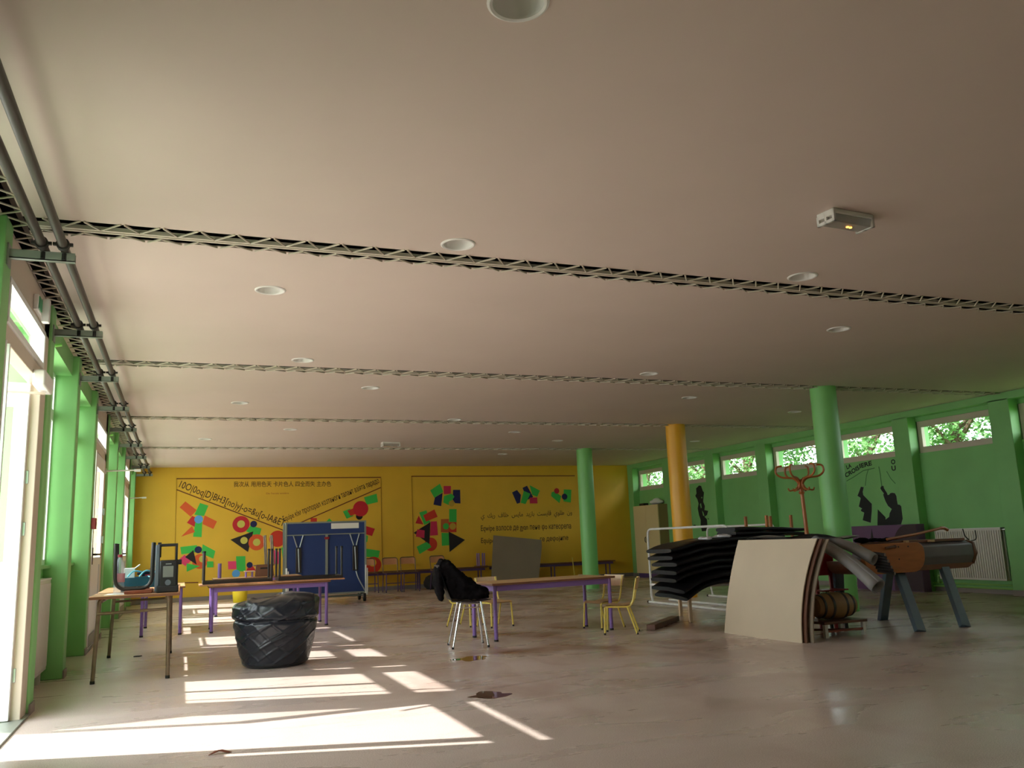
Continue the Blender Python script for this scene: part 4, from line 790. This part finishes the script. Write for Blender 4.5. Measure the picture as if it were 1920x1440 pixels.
for x in (1.36, 1.47):
    for y in (15.05, 15.32): obj('leg', G().tube([(x, y, .79), (x-.03, y, 1.28)], .013, 8), 'brown_steel', t, True)
obj('back_post', G().tube([(1.19, 15.03, .602), (1.19, 15.03, .78)], .012, 8).tube([(1.45, 15.03, .602), (1.45, 15.03, .78)], .012, 8), 'brown_steel', t, True)
t = thing('small_stool', 'small purple stool with a pale top on the far purple table', 'stool', (1.08, 15.1, .6))
obj('seat', G().box((1.0, 15.0, .69), (1.17, 15.2, .705)), 'beech_pale', t, True, bevel=.004)
for x in (1.03, 1.13):
    for y in (15.03, 15.17): obj('leg', G().tube([(x, y, .602), (x, y, .69)], .012, 8), 'purple', t, True)
tag(obj('purple_post', G().lathe([(.03, 0), (.03, .24)], (.62, 15.25, .602), 14), 'purple'), 'short purple leg standing on the far purple table', 'table leg')
tag(obj('waste_bin', G().lathe([(.13, 0), (.135, .01), (.162, .35), (.167, .355), (.155, .352), (.13, .02)], (1.17, 18.75, 0), 28), 'bin_yellow'), 'bright yellow bin on the floor below the far tables', 'bin')

# ------------------------------------------------------------------ folded table tennis table
t = thing('table_tennis_table', 'folded blue table tennis table on wheels against the mural wall', 'table', (2.62, 16.9, 0))
for y, nm in ((16.76, 'playing_board'), (17.10, 'playing_board')):
    p_ = obj(nm, G().box((1.86, y, .17), (3.36, y+.02, 1.52)), 'blue', t, True, smooth=False)
    e = G().box((1.84, y-.008, 1.50), (3.38, y+.026, 1.53)).box((1.84, y-.008, .155), (3.38, y+.026, .185)).box((1.84, y-.008, .185), (1.875, y+.026, 1.50)).box((3.345, y-.008, .185), (3.38, y+.026, 1.50))
    obj('edge_frame', e, 'galv', p_, True, bevel=.003, smooth=False)
obj('cross_bar', G().box((1.87, 16.735, 1.275), (3.35, 16.758, 1.295)), 'galv', t, True, smooth=False)
obj('centre_bar', G().box((2.59, 16.73, .52), (2.635, 16.758, 1.275)), 'galv', t, True, smooth=False)
obj('red_catch', G().box((2.57, 16.72, 1.19), (2.66, 16.735, 1.235)), 'red_plastic', t, True, bevel=.004)
for x in (2.08, 3.15):
    l = obj('leg_strut', G().tube([(x-.09, 16.74, 1.275), (x-.02, 16.735, 1.06)], .012, 8).tube([(x+.09, 16.74, 1.275), (x+.03, 16.735, 1.06)], .012, 8).tube([(x, 16.73, 1.03), (x+.02, 16.73, .60)], .014, 8), 'steel', t, True)
    obj('strut_housing', G().box((x-.045, 16.72, .58), (x+.06, 16.745, 1.05)), 'dark_steel', l, True, bevel=.006)
obj('stay', G().tube(fillet([(3.17, 16.72, .57), (3.2, 16.70, .45), (3.33, 16.68, .2)], .1), .012, 8), 'steel', t, True)
for x in (1.87, 3.36): obj('upright_guard', G().tube([(x, 16.72, .12), (x, 16.72, .68)], .016, 10).tube([(x+.03, 16.72, .12), (x+.03, 16.72, .62)], .012, 10), 'white_metal', t, True)
obj('under_beam', G().box((1.9, 16.88, .09), (3.36, 16.92, .13)).box((1.9, 16.7, .1), (1.94, 17.14, .13)).box((3.3, 16.7, .1), (3.34, 17.14, .13)), 'galv', t, True, smooth=False)
obj('paper_notice', G().box((2.70, 16.753, 1.385), (3.235, 16.756, 1.49)), 'paper', t, True, smooth=False)
for x in (1.92, 3.32):
    for y in (16.66, 17.18):
        w = obj('wheel', G().tube([(x-.02, y, .075), (x+.02, y, .075)], .074, 22), 'rubber', t, True)
        obj('wheel_fork', G().box((x-.03, y-.015, .07), (x-.022, y+.015, .15)).box((x+.022, y-.015, .07), (x+.03, y+.015, .15)).box((x-.03, min(y, 16.9), .13), (x+.03, max(y, 16.7), .15)), 'galv', w, True, smooth=False)
# ------------------------------------------------------------------ along the yellow wall
a0 = adult_chair('wooden backed chair just right of the folded blue table, left of the pair', (4.43, 19.1, 0), R(-90))
dup(a0, (4.83, 19.08, 0), R(-92), 'wooden backed chair right of the folded blue table, right of the pair')
dup(a0, (5.52, 19.0, 0), R(-86), 'wooden backed chair directly behind the black jacket')
dup(a0, (3.95, 19.3, 0), R(-90), 'wooden backed chair half hidden by the folded blue table edge')
def bench(x0, x1, lab):
    t = thing('bench', lab, 'bench', ((x0+x1)/2, 19.75, 0), 0, 'low benches along the yellow wall')
    obj('seat', G().box((x0, 19.6, .415), (x1, 19.9, .445)), 'brown_wood', t, True, bevel=.006)
    obj('rail', G().box((x0+.05, 19.63, .36), (x1-.05, 19.66, .415)).box((x0+.05, 19.84, .36), (x1-.05, 19.87, .415)), 'purple_dark', t, True, smooth=False)
    for x in (x0+.15, (x0+x1)/2, x1-.15):
        for y in (19.645, 19.855): obj('leg', G().tube([(x, y, .41), (x, y, 0)], .018, 8), 'purple_dark', t, True)
bench(3.55, 6.86, 'low dark bench along the yellow wall, behind the wooden backed chairs')
bench(6.95, 10.3, 'low dark bench along the yellow wall, behind the far green column')
t = thing('upturned_stool', 'small upturned stool with purple legs on the dark bench, left of the leaning grey board', 'stool', (6.75, 19.75, .445))
obj('seat', G().box((6.62, 19.62, .446), (6.88, 19.88, .465)), 'brown_wood', t, True, bevel=.004)
for x in (6.68, 6.82):
    for y in (19.68, 19.82): obj('leg', G().tube([(x, y, .465), (x, y, .76)], .016, 8), 'purple', t, True)
BB = [(6.80, 0.0), (8.0, 0.0), (8.24, .85), (8.26, 1.02), (7.03, 1.17)]
tag(obj('leaning_board', G().prism(BB, lambda a, b: (a, 19.22+.30*b, b), (0, .015, 0)), 'card_grey', smooth=False), 'large grey board leaning askew against the bench under the wall lettering', 'board')
tag(obj('yellow_pole', G().tube([(9.06, 19.4, 0), (9.09, 19.58, .56)], .013, 8), 'yellow_tube'), 'thin yellow pole propped against the bench beside the far green column', 'pole')
tag(obj('carton', G().box((9.05, 18.9, 0), (9.5, 19.2, .16)), 'card', bevel=.004), 'flat cardboard box on the floor below the far green column', 'box')
t = thing('dark_sack', 'dark grey plastic sack slumped under the black jacket chair, by the bench', 'bag', (5.5, 19.35, 0))
blob('sack_body', G().ell((5.42, 19.4, .15), (.2, .15, .17)).ell((5.5, 19.4, .26), (.12, .12, .14)), 'foam_dark', .02, parent=t, world=True, disp=.05, dsize=.1)
# wardrobe
t = thing('wardrobe', 'tall cream two door wardrobe in the far right corner', 'wardrobe', (11.0, 18.8, 0))
obj('carcass', G().box((10.82, 18.2, .1), (11.23, 19.42, 1.77)), mat('cream_dark', (150, 124, 84), .5), t, True, bevel=.004)
obj('plinth', G().box((10.84, 18.22, 0), (11.22, 19.40, .1)), 'purple_dark', t, True, smooth=False)
for y0, y1, hy in ((18.205, 18.807, 18.76), (18.813, 19.415, 18.86)):
    d = obj('door', G().box((10.80, y0, .105), (10.82, y1, 1.768)), mat('cream_door', (226, 206, 152), .45) if 'cream_door' not in M else 'cream_door', t, True, bevel=.003)
    obj('handle', G().tube(fillet([(10.80, hy, .86), (10.77, hy, .88), (10.77, hy, .97), (10.80, hy, .99)], .03), .009, 8), 'dark_steel', d, True)
blob('white_bundle', G().ell((11.03, 18.62, 1.84), (.14, .26, .06)).ell((11.0, 18.55, 1.87), (.1, .14, .07)), 'paper', .015, 'crumpled white bundle lying on top of the cream wardrobe', 'bundle', disp=.04)
tag(obj('black_case', G().box((10.86, 18.98, 1.772), (11.0, 19.2, 1.83)), 'black', bevel=.006), 'small black case beside the white bundle on the wardrobe', 'case')
# ------------------------------------------------------------------ white tube frames
def tube_frame(x, y0, y1, lab, brace):
    t = thing('hoop_stand', lab, 'frame', (x, (y0+y1)/2, 0), 0, 'white tubular frames in the junk heap')
    obj('hoop', G().tube(fillet([(x, y0, .03), (x-.02, y0, .12), (x-.02, y0, 1.13), (x-.02, y1, 1.13), (x-.02, y1, .12), (x, y1, .03)], .11, 8), .017, 10), 'white_metal', t, True)
    obj('ground_tube', G().tube([(x, y0+.12, .02), (x, y1-.15, .02)], .019, 10), 'white_metal', t, True)
    obj('end_plug', G().tube([(x, y0+.155, .02), (x, y0+.115, .02)], .0195, 10), 'dark_steel', t, True)
    if brace: obj('mid_rail', G().tube([(x+.44, y0+.25, .02), (x+.44, y1-.2, .02)], .017, 10).tube([(x, y1-.2, .02), (x+.44, y1-.25, .02)], .015, 8), 'white_metal', t, True)
tube_frame(6.84, 11.85, 9.72, 'white tubular hoop frame left of the black mats', True)
tube_frame(8.20, 12.25, 10.50, 'white tubular hoop frame farther back, showing above the black mats', False)
# ------------------------------------------------------------------ bench table with the black gym mats over it
t = thing('low_table', 'low table with a pale edge under the heap of black mats', 'table', (6.5, 9.4, 0))
obj('tabletop', G().box((5.66, 8.95, .402), (7.30, 9.85, .432)), 'beech_pale', t, True, bevel=.006)
obj('edge_band', G().box((5.65, 8.95, .405), (5.662, 9.85, .43)).box((5.65, 8.942, .405), (7.30, 8.952, .43)), 'white', t, True, smooth=False)
for x, y in ((5.70, 9.02), (7.24, 9.02), (6.04, 9.78), (7.24, 9.78)):
    obj('leg', G().beam((x, y, .402), (x, y, 0), .04, .035), 'beech_pale', t, True, bevel=.004)
def mat_path(k):   # centre line of mat k (0 lowest) along x, drooping at the left end
    zb = .437+.0775*k+.038; pts = []
    drop = [.225, .175, .14, .125, .112, .10, .09][k]; x0 = [5.50, 5.44, 5.42, 5.41, 5.42, 5.38, 5.37][k]
    for i in range(19):
        x = x0+(7.02-x0)*i/18; q = max(0, (5.98-x)/.6)
        pts.append((x, zb-drop*min(1.15, q)**1.6+.03*min(1, max(0, (x-6.0)/.5))*(k/6)))
    return pts
def gym_mat(k, lab):
    P = mat_path(k); h = .0355; r = random.Random(k); ya = 8.80+r.uniform(-.03, .03); yb = ya+.58; sk = .10 if k < 2 else .0
    def f(u, v):
        i = v*18; a = int(min(17, i)); w = i-a; x = P[a][0]*(1-w)+P[a+1][0]*w; z = P[a][1]*(1-w)+P[a+1][1]*w
        an = 2*PI*u; cx = math.copysign(abs(math.cos(an))**.35, math.cos(an)); cz = math.copysign(abs(math.sin(an))**.6, math.sin(an))
        e = (1-.0*v)
        y = (ya+yb)/2+cx*(yb-ya)/2
        return (x+sk*(cx*-.5), y+.008*math.sin(9*x+k), z+cz*h*(1-.35*max(0, (.06-v)/.06))-sk*.9*max(0, -cx)*max(0, .35-v)+.004*math.sin(14*x+6*y+k))
    g = G().grid(f, 36, 36, True); n = len(g.v); g.f.append(tuple(range(35, -1, -1))); g.f.append(tuple(range(n-36, n)))
    tag(obj('gym_mat', g, 'mat_black', weld=False), lab, 'mat', 'black gym mats drooping over the low table')
MN = ['lowest black gym mat, its corner sagging almost to the floor', 'second black gym mat from the bottom of the drooping pile', 'third black gym mat from the bottom of the drooping pile', 'fourth black gym mat, in the middle of the drooping pile',
      'third black gym mat from the top of the drooping pile', 'second black gym mat from the top of the drooping pile', 'topmost black gym mat of the drooping pile, its broad top visible']
for k in range(7): gym_mat(k, MN[k])
def small_mat(z, x0, x1, lab):
    def f(u, v):
        an = 2*PI*u; cx = math.copysign(abs(math.cos(an))**.3, math.cos(an)); cz = math.copysign(abs(math.sin(an))**.6, math.sin(an)); x = x0+(x1-x0)*v
        return (x, 9.02+cx*.20, z+cz*.026*(1-.25*v)-.035*v*v+.003*math.sin(13*x+z*40))
    g = G().grid(f, 32, 16, True); n = len(g.v); g.f.append(tuple(range(31, -1, -1))); g.f.append(tuple(range(n-32, n)))
    tag(obj('small_mat', g, 'mat_black', weld=False), lab, 'mat', 'small black mats on top of the pile')
small_mat(1.024, 6.30, 7.40, 'short black mat lying on top of the big mat pile, lower of two'); small_mat(1.074, 6.29, 7.38, 'short black mat lying on top of the big mat pile, upper of two')
blob('plastic_wrap', G().cbox((6.08, 8.96, .986), (.36, .14, .014)).ell((6.18, 8.93, .994), (.11, .11, .026)).ell((5.93, 8.93, .976), (.08, .11, .02)), mat('film', (214, 214, 216), .15), .010, 'crumpled clear plastic wrap on the top black mat', 'plastic wrap', disp=.03, dsize=.05, smooth=2)
# ------------------------------------------------------------------ cardboard sheets, foam rolls
def sheet(name, off, y0, y1, zt, m, lab, cat, lean=.13, bow=.05):
    def f(u, v):
        z = zt(u)*v; y = y0+(y1-y0)*u
        return (5.38+off+.05*u+lean*v*v+bow*math.sin(PI*u)*-.4, y-.19*v*v*u-.22*v*(1-u)*.9, z)
    a = [f(i/11, j/11) for j in range(12) for i in range(12)]; b = [(p[0]+.012, p[1], p[2]) for p in a]; g = G(); g.add(a+b, [])
    for j in range(11):
        for i in range(11):
            q = j*12+i; g.f.append((q, q+1, q+13, q+12)); g.f.append((q+144+12, q+144+13, q+144+1, q+144))
    rim = [i for i in range(12)]+[12*j+11 for j in range(1, 12)]+[132+i for i in range(10, -1, -1)]+[12*j for j in range(10, 0, -1)]
    for i in range(len(rim)): p, q = rim[i], rim[(i+1) % len(rim)]; g.f.append((p, q, q+144, p+144))
    return tag(obj(name, g, m), lab, cat)
sheet('cardboard_sheet', 0, 7.88, 6.72, lambda u: .955, 'card', 'big curved tan cardboard sheet propped on the floor in front of the heap', 'cardboard')
sheet('brown_panel', .035, 7.80, 6.69, lambda u: .95, 'brown_wood', 'dark brown panel tucked just behind the big cardboard sheet', 'panel')
sheet('tan_panel', .085, 7.80, 6.66, lambda u: .945, 'card_grey', 'second tan panel edge visible right of the dark brown panel', 'panel')
t = thing('foam_sheet', 'grey foam sheet spread over the heap behind the cardboard, its ends rolled', 'foam sheet', (6.0, 7.2, .95))
def fs(u, v):
    return (5.50+.55*u+.34*v, 7.55-.78*v+.10*u, .965+.02*math.sin(5*u+2*v)-.02*u*u+.012*math.sin(9*v))
g = G().grid(fs, 16, 16).grid(lambda u, v: tuple(a+b for a, b in zip(fs(u, v), (0, 0, -.012))), 16, 16); obj('flat_sheet', g, 'grey_foam', t, True)
def roll(name, p, q, r0, r1, parent, seed):
    P = Vector(p); Q = Vector(q); d = (Q-P); L = d.length; d.normalize(); a = d.cross(Vector((0, 0, 1))).normalized(); b = a.cross(d)
    def f(u, v):
        an = u*2*PI*2.6; rr = (r0*(1-v)+r1*v)*(1-.16*u)*(1+.03*math.sin(6*v+seed)); sag = -.05*math.sin(PI*v)
        return P+d*L*v+a*rr*1.05*math.cos(an+seed)+b*rr*.82*math.sin(an+seed)+Vector((0, 0, -sag*.8))
    g = G().grid(f, 80, 14); o = obj(name, g, 'grey_foam', parent, True, weld=False); s = o.modifiers.new('thick', 'SOLIDIFY'); s.thickness = .008; return o
r_ = roll('foam_roll', (5.84, 6.90, .935), (5.99, 6.28, .50), .065, .088, t, 1.0)
r2_ = roll('foam_roll', (5.98, 7.00, .945), (6.19, 6.50, .735), .055, .07, t, 2.2)
t = thing('ribbed_mat', 'rolled ribbed greenish mat end sticking out right of the grey foam rolls', 'mat', (6.3, 6.55, .7))
g = G()
for k in range(7): g.tube([(6.235+.016*k, 6.62, .80-.030*k), (6.295+.016*k, 6.47, .775-.030*k)], .014, 8)
obj('ribs', g, 'foam_dark', t, True)
g = G()
for k in range(0, 7, 2): g.tube([(6.295+.016*k, 6.472, .7755-.030*k), (6.297+.016*k, 6.466, .775-.030*k)], .0145, 8)
obj('rib_end', g, 'card_grey', t, True)
# what stands under and behind the sheet
t = thing('tall_table', 'tall dark table carrying the grey foam sheet behind the cardboard', 'table', (5.84, 7.4, 0))
obj('tabletop', G().box((5.66, 7.22, .905), (6.02, 7.60, .94)), 'brown_wood', t, True, bevel=.005)
for x in (5.72, 5.97):
    for y in (7.28, 7.54): obj('leg', G().beam((x, y, .905), (x, y, 0), .045, .045), 'dark_steel', t, True)
t = thing('red_chair', 'dark red plastic chair half hidden behind the cardboard edge', 'chair', (6.37, 7.4, 0))
obj('backrest', G().grid(lambda u, v: (6.20+.34*u, 7.46+.04*math.sin(PI*u), .55+.24*v), 10, 5).grid(lambda u, v: (6.20+.34*u, 7.475+.04*math.sin(PI*u), .55+.24*v), 10, 5), 'red_plastic', t, True)
obj('seat', G().box((6.20, 7.27, .40), (6.54, 7.48, .415)), 'red_plastic', t, True, bevel=.006)
for x in (6.28, 6.47):
    obj('leg', G().beam((x, 7.30, .41), (x-.0, 7.28, .0), .025, .025), 'dark_steel', t, True); obj('back_post', G().beam((x+.02, 7.46, .0), (x+.02, 7.47, .62), .035, .02), 'red_plastic', t, True)
t = thing('stool', 'low wooden stool under the barrel behind the cardboard edge', 'stool', (6.0, 6.98, 0))
obj('seat', G().box((5.83, 6.86, .125), (6.36, 7.24, .15)), 'brown_wood', t, True, bevel=.004)
for x in (5.86, 6.33):
    for y in (6.89, 7.21): obj('leg', G().beam((x, y, .13), (x, y, 0), .035, .035), 'white_metal', t, True)
obj('stretcher', G().beam((5.86, 6.89, .06), (6.33, 6.89, .06), .02, .02).beam((5.86, 7.21, .05), (6.33, 6.9, .05), .02, .02), 'red_wood', t, True)
t = thing('barrel', 'small tan barrel lying on its side under the grey foam rolls', 'barrel', (6.1, 7.0, .15))
g = G(); prof = [(.0, .092), (.06, .115), (.13, .128), (.20, .132), (.27, .128), (.34, .115), (.40, .092)]
g.tube([(5.86+a*1.15, 7.02-.0*a, .285) for a, r in prof], .1, 28, rs=[r for a, r in prof]); obj('staves', g, 'barrel', t, True)
for a, r in ((.05, .1145), (.13, .130), (.27, .130), (.35, .1145)): obj('hoop', G().tube([(5.86+a*1.15-.014, 7.02, .285), (5.86+a*1.15+.014, 7.02, .285)], r, 28), 'dark_steel', t, True)
# ------------------------------------------------------------------ coat rack
t = thing('coat_rack', 'bentwood coat rack with curled hooks in front of the near green column', 'coat rack', (6.99, 8.36, 0))
px, py = 6.99, 8.36
obj('pole', G().tube([(px, py, .05), (px-.01, py, .9), (px-.03, py, 1.64)], .024, 14, rs=[.027, .025, .021]), 'rack_wood', t, True)
for k in range(6):
    an = R(-32+60*k); c, s = math.cos(an), math.sin(an)
    def h(r, z): return (px-.03+r*c, py+r*s, z)
    obj('hook', G().tube(fillet([h(.022, 1.50), h(.024, 1.60), h(.08, 1.655), h(.22, 1.665), h(.285, 1.72), h(.27, 1.80), h(.20, 1.805)], .06, 6), .012, 8), 'rack_wood', t, True)
    obj('lower_hook', G().tube(fillet([h(.022, 1.60), h(.05, 1.52), h(.14, 1.50), h(.15, 1.535)], .03, 4), .0095, 8), 'rack_wood', t, True)
obj('collar', G().lathe([(.03, 1.46), (.036, 1.475), (.03, 1.49)], (px-.03, py, 0), 18), 'rack_wood', t, True)
for k in range(4):
    an = R(45+90*k); c, s = math.cos(an), math.sin(an)
    obj('foot', G().tube(fillet([(px+.022*c, py+.022*s, .48), (px+.05*c, py+.05*s, .25), (px+.22*c, py+.22*s, .16), (px+.27*c, py+.27*s, .012)], .09, 6), .0125, 8), 'rack_wood', t, True)
# upturned wooden table behind
t = thing('dark_cabinet', 'dark low cabinet behind the mats, carrying an upturned wooden table', 'cabinet', (7.7, 10.0, 0))
obj('body', G().box((7.35, 9.72, 0), (8.10, 10.22, .66)), 'brown_wood', t, True, bevel=.006)
obj('door', G().box((7.38, 9.70, .05), (7.72, 9.72, .62)).box((7.735, 9.70, .05), (8.07, 9.72, .62)), 'red_wood', t, True, bevel=.004)
t = thing('upturned_table', 'upturned wooden table, its four legs rising above the black mats', 'table', (7.66, 9.95, .66))
UP = [(7.30, 9.97), (7.42, 9.67), (7.90, 10.21), (8.02, 9.91)]
obj('tabletop', G().prism([UP[0], UP[1], UP[3], UP[2]], lambda a, b: (a, b, .662), (0, 0, .025)), 'beech', t, True, smooth=False)
for x, y in UP: obj('leg', G().beam((x, y, .66), (x-.0, y, 1.245), .034, .034), 'rack_wood', t, True, bevel=.003)
# ------------------------------------------------------------------ vaulting horse
t = thing('vaulting_horse', 'grey padded vaulting horse with an orange side board on splayed blue legs', 'vaulting horse', (7.3, 7.22, 0))
def cap(x0, x1, z0, z1, r, n=8):
    P = [(x0, z1)]
    P += [(x1-r*.6+r*.6*math.sin(a), z1-r*.55+r*.55*math.cos(a)) for a in [PI/2*i/n for i in range(n+1)]]
    P += [(x1-r+r*math.cos(a), z0+r-r*math.sin(a)) for a in [PI/2*i/n for i in range(n+1)]]
    P += [(x0+r-r*math.sin(a), z0+r-r*math.cos(a)) for a in [PI/2*i/n for i in range(n+1)]]
    return P
sec = [(7.05, .82), (7.13, .855), (7.32, .855), (7.40, .82), (7.41, .70), (7.36, .60), (7.09, .60), (7.04, .70)]
obj('padded_body', G().prism(sec, lambda a, b: (6.75, a, b), (1.36, 0, 0)), 'pad_grey', t, True, bevel=.012)
obj('under_board', G().prism(cap(6.36, 8.14, .565, .70, .13), lambda a, b: (a, 7.08, b), (0, .28, 0)), 'wood_edge', t, True, bevel=.006)
obj('end_board', G().prism([(7.06, .84), (7.12, .86), (7.33, .86), (7.39, .84), (7.42, .72), (7.36, .60), (7.09, .60), (7.03, .72)], lambda a, b: (8.11, a, b), (.045, 0, 0)), 'brown_wood', t, True, bevel=.012)
o = obj('side_board', G().prism(cap(6.52, 7.34, .56, .865, .17), lambda a, b: (a, 6.985, b), (0, .05, 0)), 'orange_wood', t, True, bevel=.006)
g = G()
for x in (6.86, 6.99, 7.12, 6.98): g.tube([(x, 6.987, .825 if x != 6.98 else .70), (x, 6.982, .825 if x != 6.98 else .70)], .008, 8)
obj('screw', g, 'black', o, True)
for (p, q) in (((7.06, 7.10, .60), (6.88, 6.72, 0)), ((7.72, 7.12, .60), (7.50, 6.74, 0)), ((7.20, 7.36, .60), (7.45, 7.80, 0)), ((6.50, 7.36, .60), (6.85, 7.80, 0))):
    obj('leg', G().beam(p, q, .055, .105, (1, 0, 0)), 'leg_blue', t, True, bevel=.006)
obj('top_rail', G().box((6.60, 7.10, .857), (8.06, 7.16, .885)), 'wood_edge', t, True, bevel=.004)
t = thing('walking_stick', 'reddish wooden stick with a bent handle lying across the vaulting horse', 'stick', (7.4, 7.1, .9))
obj('shaft', G().tube([(6.92, 7.06, .905), (7.40, 7.13, .945), (7.86, 7.20, 1.0)], .014, 10), 'rack_wood', t, True)
obj('handle', G().tube(fillet([(7.84, 7.20, .998), (7.90, 7.21, 1.0), (7.95, 7.21, .975)], .03), .018, 10), 'rack_wood', t, True)
blob('dark_cloth', G().cbox((6.83, 7.13, .905), (.5, .10, .03)).ell((6.62, 7.1, .905), (.08, .08, .03)), 'cloth_black', .012, 'dark rumpled cloth on the left end of the vaulting horse', 'cloth', disp=.03, dsize=.07)
tag(obj('dark_lever', G().tube([(6.80, 6.97, .82), (6.92, 6.97, .83)], .012, 8).ell((6.93, 6.97, .83), (.02, .012, .018)), 'brown_wood'), 'small dark lever on the orange side board', 'lever')
t = thing('wire_hook', 'bent black wire hook on the right end of the vaulting horse', 'hook', (8.18, 7.15, .86))
obj('hook', G().tube(fillet([(8.06, 7.15, .862), (8.22, 7.15, .845), (8.30, 7.15, .86), (8.29, 7.15, .96)], .04), .006, 8).tube(fillet([(8.20, 7.17, .86), (8.15, 7.17, .9), (8.13, 7.17, .98)], .02), .006, 8), 'black', t, True)
t = thing('wood_clamp', 'small pale wooden blocks on the top rail of the vaulting horse', 'block', (7.4, 7.1, .9))
obj('block', G().box((7.18, 7.06, .86), (7.22, 7.10, .885)), 'beech', t, True); obj('block', G().box((7.52, 7.06, .857), (7.58, 7.10, .88)), 'beech', t, True)
# purple painted chest at the right wall
t = thing('purple_chest', 'wide purple painted chest against the green wall below the silhouettes', 'chest', (10.98, 11.2, 0))
obj('body', G().box((10.90, 10.47, 0), (11.06, 11.90, 1.055)), 'plum', t, True, bevel=.005)
ar = [(11.06, .83)]
P = [(10.475, .01), (10.475, 1.05)] + [(10.68+.36*math.sin(a), 1.05-.36*(1-math.cos(a))*1.6) for a in [PI/2*i/9 for i in range(10)]] + [(11.06, .01)]
obj('dark_panel', G().prism(P, lambda a, b: (10.896, a, b), (.003, 0, 0)), 'plum_dark', t, True, smooth=False)
obj('black_spike', G().prism([(11.47, .84), (11.41, .84), (11.43, 1.0)], lambda a, b: (10.896, a, b), (.003, 0, 0)), 'black', t, True, smooth=False)
# floor bits
t_ = obj('wood_plank', G().beam((4.90, 8.58, .034), (5.66, 9.30, .034), .10, .06), 'brown_wood', bevel=.004); tag(t_, 'short brown wooden beam lying on the floor left of the black mats', 'beam')
tag(obj('dead_leaf', G().prism([(0, 0), (.05, .02), (.09, .0), (.12, .03), (.07, .045), (.03, .04)], lambda a, b: (.17+a, 4.98+b, .001+.012*math.sin(30*a)), (0, 0, .004)), 'red_wood', smooth=False), 'small brown dead leaf on the sunlit floor at the front', 'leaf')
tag(obj('floor_scrap', G().prism([(0, 0), (.06, -.01), (.08, .03), (.02, .04)], lambda a, b: (-.42+a, 9.98+b, .0), (0, 0, .01)), 'black', smooth=False), 'small dark scrap on the floor right of the desk legs', 'scrap')
def puddle(c, rx, ry, seed, lab):
    q = random.Random(seed); ph = [q.uniform(0, 6) for _ in range(4)]
    P = [(c[0]+rx*(1+.25*math.sin(3*a+ph[0])+.12*math.sin(7*a+ph[1]))*math.cos(a), c[1]+ry*(1+.25*math.sin(2*a+ph[2])+.12*math.sin(5*a+ph[3]))*math.sin(a)) for a in [2*PI*i/48 for i in range(48)]]
    tag(obj('puddle', G().prism(P, lambda a, b: (a, b, 0.0), (0, 0, .0015)), 'wet', smooth=False), lab, 'puddle')
puddle((2.50, 7.66), .15, .15, 2, 'small shiny puddle on the floor in front of the chrome legged chair')
puddle((2.03, 5.83), .13, .12, 5, 'small shiny puddle nearest the camera, beside the sun patches')
